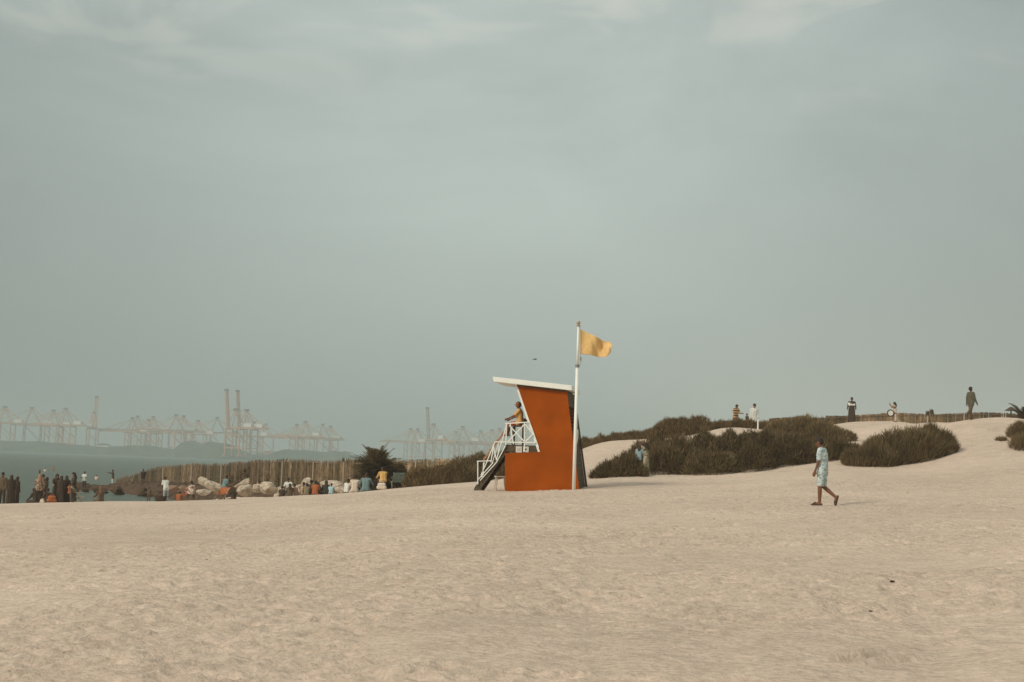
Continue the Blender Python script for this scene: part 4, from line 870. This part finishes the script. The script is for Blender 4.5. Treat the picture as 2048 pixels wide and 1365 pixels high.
for (px, d_, y, hd, lab, H, pose, hair, top, tm, sl, lm) in PE:
    kw = {}
    if px in (168, 225, 285): kw['loc'] = P(px, y, d_)
    hm = M_black if hair == 'scarf' else None
    if px == 201: hm = C['brown_scarf']
    if px == 77: hm = C['pink_brown_scarf']
    if px == 577: p = at(px, d_, y); p.z += .38; kw['loc'] = p
    leg = 'shorts' if px in (285,) else 'trousers'
    person(px, d_, y, hd, lab, H, pose, M_skin_m if px in (146, 201, 111) else M_skin_d, hair, hm, top, tm, sl, leg, lm, .022 if d_ > 100 else .019, group='people along the shore', **kw)
# bathers in the water: only heads and shoulders above it
for x, y, lab in ((90, 944, 'bather in the sea, left one of the pair above the beach group'), (106, 942, 'bather in reddish top in the sea, right one of the pair above the beach group'), (193, 960, 'lone bather in the sea left of the reed fence')):
    d_ = 4 / (y - HY(x)) * F if y - HY(x) > 5 else 200; p = P(x, y, d_); p.z = -1.05 if x != 106 else -.8
    person(x, d_, y, 160, lab, 1.8, dict(bl=30, br=30), M_skin_m, 'short', mat('wet_hair', (.14, .09, .06), .6) if x != 90 else M_hair, 'shirt', C['pink_brown_scarf'] if x == 106 else C['cream_cloth'], 'short', 'shorts', M_brown, .024, loc=p, group='bathers in the sea')

# ------------------------------------------------------------------ small things on the beach
def folding_chair(px, d_, y, rz, label, m, w=.55, hb=.6):
    c = at(px, d_, y); e = empty('beach_chair', c, R(rz)); tag(e, label, 'beach chair', 'folding chairs on the beach')
    bm = bmesh.new(); box(bm, (0, 0, .36), (w, .5, .03)); bm_obj('seat', bm, m, e)
    bm = bmesh.new(); bar(bm, (0, -.24, .38), (0, -.48, .38 + hb), w, .03); bm_obj('backrest', bm, m, e)
    for sx in (-1, 1):
        bm = bmesh.new(); tube(bm, (sx * w / 2, .28, 0), (sx * w / 2, -.5, .4 + hb), .016, .016, 8); bm_obj('frame', bm, M_post, e)
        bm = bmesh.new(); tube(bm, (sx * (w / 2 + .02), -.38, 0), (sx * (w / 2 + .02), .26, .38), .016, .016, 8); bm_obj('leg', bm, M_post, e)
        bm = bmesh.new(); box(bm, (sx * (w / 2 + .03), -.08, .58), (.05, .5, .03)); bm_obj('armrest', bm, M_post, e)
folding_chair(795, 80, 979, 12, 'teal folding chair seen from behind right of the person in yellow', cloth('teal_weave', (.10, .11, .08), col2=(.26, .36, .30), scale=30), .62, .48)
folding_chair(157, 79.5, 1006, -60, 'pale mesh folding chair right of the dark robed group', cloth('mesh_weave', (.25, .23, .16), col2=(.5, .47, .38), scale=30))
folding_chair(441, 83, 1001, 160, 'orange and white folding chair in front of the person in teal', C['orange_cloth'], .6, .35)
folding_chair(367, 82.5, 1004, 150, 'orange brown low folding chair left of the crouching figure', C['red_cloth'], .5, .35)
def bag(px, d_, y, w, h, label, m, z=0, cat='bag'):
    c = at(px, d_, y); c.z += z; e = empty('bag', c, random.uniform(-.4, .4)); tag(e, label, cat)
    rr_ = min(w, h) * .3
    b = blob('bag_body', [((-w * .5 + rr_, 0, rr_), (w * .5 - rr_, 0, rr_), rr_, rr_), ((-w * .42 + rr_, 0, h - rr_), (w * .42 - rr_, 0, h - rr_), rr_ * .9, rr_ * .9), ((0, 0, rr_), (0, 0, h - rr_), rr_, rr_)], .02, m, e, 2)
    bm = bmesh.new()
    for k in range(8):
        a0, a1 = math.pi * k / 8, math.pi * (k + 1) / 8; tube(bm, (w * .25 * math.cos(a0), 0, h * .85 + h * .3 * math.sin(a0)), (w * .25 * math.cos(a1), 0, h * .85 + h * .3 * math.sin(a1)), .012, .012, 6)
    bm_obj('strap', bm, m, e)
bag(103, 78.4, 1008, .55, .42, 'orange cooler bag on the sand between the two left groups', C['orange_cloth'])
bag(137, 78.9, 1007, .2, .42, 'bright orange bag hanging in front of the dark robed group', C['orange_cloth'], .5)
bag(763, 78.4, 981, .6, .4, 'round cream bag at the knees of the person in yellow', C['cream_cloth'])
bag(84, 78.2, 1009, .3, .22, 'small pale bag at the feet of the patterned top', C['cream_cloth'])
bag(1530, 91, 850, .9, .55, 'reddish bag lying on the crest right of the white tunic', C['red_cloth'])
bag(552, 84, 992, .3, .2, 'small pink bundle on the sand before the square boulder', C['cream_cloth'])
# handheld bag of the walking man
hwr = w.matrix_basis @ ((wj['r'][6] + wj['T']) * wj['s']); 
b = empty('pouch', hwr + Vector((0, 0, -.16))); tag(b, 'small brown pouch in the trailing hand of the walking man', 'bag')
blob('pouch_body', [((0, -.05, 0), (0, .05, .01), .045, .04), ((0, -.03, .05), (0, .03, .05), .03, .03)], .01, M_skin_d, b, 1)
# black tub
c = at(321, 79.8, 1004); e = empty('tub', c); tag(e, 'black oval tub on the sand in front of the bending man', 'tub')
bm = bmesh.new(); bmesh.ops.create_cone(bm, cap_ends=True, cap_tris=False, segments=28, radius1=.26, radius2=.34, depth=.3, matrix=Matrix.Translation((0, 0, .15)))
tf = [f for f in bm.faces if f.normal.z > .9]; bmesh.ops.inset_region(bm, faces=tf, thickness=.02); bmesh.ops.translate(bm, verts=list({v for f in tf for v in f.verts}), vec=(0, 0, -.22))
body_ = bm_obj('basin', bm, M_black, e); body_.scale = (1.0, .75, 1)
for sx in (-1, 1): bm = bmesh.new(); tube(bm, (sx * .33, -.06, .27), (sx * .39, 0, .26), .015, .015, 6); tube(bm, (sx * .39, 0, .26), (sx * .33, .06, .27), .015, .015, 6); bm_obj('handle', bm, M_black, e)
# fishing rod leaning on the spit
e = empty('fishing_rod', P(261, 968, 149)); tag(e, 'pale rod leaning on the spit between the photographer and the man in dark shirt', 'rod')
tp = P(268.5, 948, 149) - P(261, 968, 149); bm = bmesh.new(); tube(bm, (0, 0, -.3), tp * 1.1, .05, .03, 8); bm_obj('pole', bm, M_post, e)
bm = bmesh.new(); tube(bm, tp * .2 + Vector((-.06, -.05, 0)), tp * .2 + Vector((.06, -.05, 0)), .05, .05, 10); bm_obj('reel', bm, M_black, e)
# white marker post on the ridge
c = at(1515.5, 83.5, 866); e = empty('marker_post', c); tag(e, 'thin white marker post in front of the low ridge shrub', 'post')
bm = bmesh.new(); tube(bm, (0, 0, -.2), (0, 0, .55), .045, .04, 10); bm_obj('shaft', bm, M_white, e)
bm = bmesh.new(); tube(bm, (0, 0, .55), (0, 0, .60), .055, .02, 10); bm_obj('top_cap', bm, M_white, e)
# circular reflector/hat held by the woman on the crest and the white chest band
c = at(1781, 92.3, 828); e = empty('sun_hat', c + Vector((0, 0, .58)), 0); tag(e, 'pale round sun hat with dark rim held beside the woman on the crest', 'hat')
bm = bmesh.new(); tube(bm, (0, -.02, 0), (0, .02, 0), .17, .17, 24); bm_obj('crown', bm, C['white_cloth'], e)
bm = bmesh.new()
for k in range(24):
    a0, a1 = k / 24 * 6.283, (k + 1) / 24 * 6.283; tube(bm, (.2 * math.cos(a0), 0, .2 * math.sin(a0)), (.2 * math.cos(a1), 0, .2 * math.sin(a1)), .035, .035, 6)
bm_obj('brim', bm, M_black, e)
# umbrella hut near the right edge on the skyline
c = at(2022, 108, 825); e = empty('beach_umbrella', c); tag(e, 'small thatched sunshade on the dune crest left of the cut-off palm', 'sunshade')
ht = P(2022, 818, 108).z - c.z
bm = bmesh.new(); tube(bm, (0, 0, -.2), (0, 0, ht), .05, .05, 8); bm_obj('pole', bm, M_stem, e)
bm = bmesh.new(); bmesh.ops.create_cone(bm, cap_ends=True, segments=16, radius1=.5, radius2=.05, depth=.3, matrix=Matrix.Translation((0, 0, ht))); bm_obj('canopy', bm, M_stem, e)
for x, h, lab in ((1855, .34, 'tiny dark stub on the dune crest fence, left of two'), (1863.5, .55, 'tiny dark cone on the dune crest fence, right of two')):
    c = at(x, 113, 828); z = P(x, 829, 113).z; e = empty('shrub', (c.x, c.y, z - .1)); tag(e, lab, 'shrub')
    n = 160; B = np.stack([RNG.uniform(-.12, .12, n), RNG.uniform(-.1, .1, n), RNG.uniform(0, h * .7, n)], 1)
    np_obj('foliage', blades(n, lambda n: (B, B * 0), (.1, .25), 0, (.04, .07)), 4, M_leaf, e, RNG.uniform(0, .6, n))
# pebbles / debris on the sand
for k, (x, y, d_, s, lab) in enumerate([(1785, 1166, 19.6, .026, 'small dark stone on the open sand at the right'), (1741, 1227, 15.8, .022, 'tiny brown pebble on the sand below the dark stone'), (182, 1334, 10.3, .02, 'dark pebble on the sand near the lower left'), (413, 1121, 26, .02, 'dark speck of driftwood on the sand left of centre')]):
    # meet the ground along the ray
    for it in range(400):
        dd = 8 + it * .1; p = P(x, y, dd)
        if p.z < G(p.x, p.y): break
    me_ = RM[k % 5].copy(); me_.materials.clear(); me_.materials.append(M_wetrock); o = bpy.data.objects.new('pebble', me_); COL.objects.link(o)
    o.location = (p.x, p.y, G(p.x, p.y) + s * .3); o.scale = (s * 1.2, s, s * .6); tag(o, lab, 'pebble')
M_bird = mat('grey_feather', (.2, .2, .2), .8)
# bird
def bird(px, py, d_, sp, lab):
    p = P(px, py, d_); e = empty('seagull', p, R(15)); tag(e, lab, 'bird')
    b = blob('body', [((-.16, 0, 0), (.12, 0, .01), .025, .035), ((.12, 0, .01), (.19, 0, .02), .028, .02), ((-.16, 0, 0), (-.28, 0, 0), .03, .02, (1, 1.3, .5))], .015, M_bird, e, 1)
    for sd in (-1, 1):
        V = [(.08, 0, .02), (-.08, 0, .02), (.12, sd * .28, .14), (-.04, sd * .3, .13), (.0, sd * .62, .05), (-.1, sd * .6, .05)]
        V = [Vector(v) for v in V]; V += [v - Vector((0, 0, .012)) for v in V]
        mesh_obj('wing', V, [(0, 1, 3, 2), (2, 3, 5, 4), (6, 8, 9, 7), (8, 10, 11, 9), (0, 2, 8, 6), (2, 4, 10, 8), (1, 7, 9, 3), (3, 9, 11, 5), (4, 5, 11, 10)], M_bird, e)
bird(1070, 720, 135, .5, 'dark seabird gliding in the sky above the hut roof')

# ------------------------------------------------------------------ haze
bm = bmesh.new(); box(bm, (0, 2900, 66), (9900, 6500, 142)); hz_ = bm_obj('haze', bm, None); tag(hz_, kind='stuff')
m = bpy.data.materials.new('haze_air'); m.use_nodes = True; nt = m.node_tree; nt.nodes.clear()
ou = nt.nodes.new('ShaderNodeOutputMaterial'); pv = nt.nodes.new('ShaderNodeVolumePrincipled'); nt.links.new(pv.outputs[0], ou.inputs['Volume'])
pv.inputs['Density'].default_value = 0.00039; pv.inputs['Color'].default_value = (0.70, 0.785, 0.765, 1); pv.inputs['Anisotropy'].default_value = 0.0
hz_.data.materials.append(m)

# ------------------------------------------------------------------ light and sky
SUN_EL, SUN_AZ = 34, 232   # azimuth measured clockwise from +Y: behind and left of the camera
sd_ = bpy.data.lights.new('sun', 'SUN'); so = bpy.data.objects.new('sun', sd_); COL.objects.link(so)
sd_.energy = 2.1; sd_.angle = R(11); sd_.color = (1.0, .93, .82)
dv = Vector((math.sin(R(SUN_AZ)) * math.cos(R(SUN_EL)), math.cos(R(SUN_AZ)) * math.cos(R(SUN_EL)), math.sin(R(SUN_EL))))
so.rotation_euler = dv.to_track_quat('Z', 'Y').to_euler()
W = bpy.data.worlds.new('World'); sc.world = W; W.use_nodes = True; nt = W.node_tree; N = nt.nodes; L = nt.links; N.clear()
out = N.new('ShaderNodeOutputWorld'); bg = N.new('ShaderNodeBackground'); L.new(bg.outputs[0], out.inputs[0]); bg.inputs[1].default_value = .1
sky = N.new('ShaderNodeTexSky'); sky.sky_type = 'NISHITA'; sky.sun_disc = False; sky.sun_elevation = R(SUN_EL); sky.sun_rotation = R(SUN_AZ); sky.dust_density = 4; sky.air_density = 1.2
tc = N.new('ShaderNodeTexCoord'); sep = N.new('ShaderNodeSeparateXYZ'); L.new(tc.outputs['Generated'], sep.inputs[0])
# overcast layer: brighter towards the zenith, broken by soft streaks
ramp = N.new('ShaderNodeValToRGB'); cr = ramp.color_ramp; L.new(sep.outputs['Z'], ramp.inputs[0])
cr.elements[0].position = 0.0; cr.elements[0].color = (4.3, 4.75, 4.45, 1); cr.elements[1].position = 1.0; cr.elements[1].color = (10.5, 10.4, 9.4, 1)
for p_, c_ in ((.06, (4.6, 5.0, 4.65)), (.18, (5.2, 5.6, 5.05)), (.34, (5.2, 5.6, 5.1)), (.55, (8.2, 8.3, 7.5))):
    e = cr.elements.new(p_); e.color = (*c_, 1)
mp = N.new('ShaderNodeMapping'); mp.inputs['Scale'].default_value = (3, 3, 7); mp.inputs['Rotation'].default_value = (0, R(12), 0); L.new(tc.outputs['Generated'], mp.inputs[0])
n1 = N.new('ShaderNodeTexNoise'); n1.inputs['Scale'].default_value = 1.2; n1.inputs['Detail'].default_value = 6; n1.inputs['Roughness'].default_value = .55; n1.inputs['Distortion'].default_value = .6; L.new(mp.outputs[0], n1.inputs['Vector'])
r1 = N.new('ShaderNodeMapRange'); r1.inputs['From Min'].default_value = .3; r1.inputs['From Max'].default_value = .75; r1.inputs['To Min'].default_value = .88; r1.inputs['To Max'].default_value = 1.28; L.new(n1.outputs['Fac'], r1.inputs[0])
zf = N.new('ShaderNodeMapRange'); zf.inputs['From Min'].default_value = .12; zf.inputs['From Max'].default_value = .30; zf.inputs['To Min'].default_value = .25; L.new(sep.outputs['Z'], zf.inputs[0])
s1 = N.new('ShaderNodeMath'); s1.operation = 'SUBTRACT'; s1.inputs[1].default_value = 1; L.new(r1.outputs[0], s1.inputs[0])
s2 = N.new('ShaderNodeMath'); s2.operation = 'MULTIPLY_ADD'; s2.inputs[2].default_value = 1; L.new(s1.outputs[0], s2.inputs[0]); L.new(zf.outputs[0], s2.inputs[1])
vm = N.new('ShaderNodeVectorMath'); vm.operation = 'SCALE'; L.new(ramp.outputs[0], vm.inputs[0]); L.new(s2.outputs[0], vm.inputs['Scale'])
# vignette-like falloff put into the sky colour: palest ahead, darker left and right
rx = N.new('ShaderNodeValToRGB'); rx.color_ramp.interpolation = 'B_SPLINE'; ax = N.new('ShaderNodeMath'); ax.operation = 'MULTIPLY_ADD'; ax.inputs[1].default_value = .5; ax.inputs[2].default_value = .5
L.new(sep.outputs['X'], ax.inputs[0]); L.new(ax.outputs[0], rx.inputs[0]); ee = rx.color_ramp.elements
ee[0].position = .25; ee[0].color = (.55, .55, .55, 1); ee[1].position = .75; ee[1].color = (.6, .6, .6, 1)
for p_, v_ in ((.36, .74), (.48, 1.07), (.56, 1.0), (.65, .64)):
    e = ee.new(p_); e.color = (v_, v_, v_, 1)
vm2 = N.new('ShaderNodeVectorMath'); vm2.operation = 'MULTIPLY'; L.new(vm.outputs[0], vm2.inputs[0]); L.new(rx.outputs[0], vm2.inputs[1])
vm = N.new('ShaderNodeVectorMath'); vm.operation = 'MULTIPLY'; L.new(vm2.outputs[0], vm.inputs[0]); vm.inputs[1].default_value = (.955, 1.0, 1.025)
# thin warm breaks in the cloud high up
n2 = N.new('ShaderNodeTexNoise'); n2.inputs['Scale'].default_value = 2.1; n2.inputs['Detail'].default_value = 7; n2.inputs['Distortion'].default_value = .8; L.new(mp.outputs[0], n2.inputs['Vector'])
b1 = N.new('ShaderNodeMapRange'); b1.interpolation_type = 'SMOOTHSTEP'; b1.inputs['From Min'].default_value = .50; b1.inputs['From Max'].default_value = .66; b1.inputs['To Max'].default_value = .42; L.new(n2.outputs['Fac'], b1.inputs[0])
b2 = N.new('ShaderNodeMapRange'); b2.interpolation_type = 'SMOOTHSTEP'; b2.inputs['From Min'].default_value = .22; b2.inputs['From Max'].default_value = .33; L.new(sep.outputs['Z'], b2.inputs[0])
b3 = N.new('ShaderNodeMath'); b3.operation = 'MULTIPLY'; L.new(b1.outputs[0], b3.inputs[0]); L.new(b2.outputs[0], b3.inputs[1])
wm = N.new('ShaderNodeMixRGB'); wm.inputs[2].default_value = (8.4, 8.2, 6.9, 1); L.new(b3.outputs[0], wm.inputs[0]); L.new(vm.outputs[0], wm.inputs[1]); vm = wm
mix = N.new('ShaderNodeMixRGB'); mix.inputs[0].default_value = .85; L.new(sky.outputs[0], mix.inputs[1]); L.new(vm.outputs[0], mix.inputs[2]); L.new(mix.outputs[0], bg.inputs[0])
sc.view_settings.view_transform = 'Standard'; sc.view_settings.look = 'None'; sc.view_settings.exposure = 0; sc.view_settings.gamma = 1
sc.cycles.volume_max_steps = 64; sc.cycles.max_bounces = 6; sc.cycles.volume_bounces = 1; sc.cycles.use_denoising = True
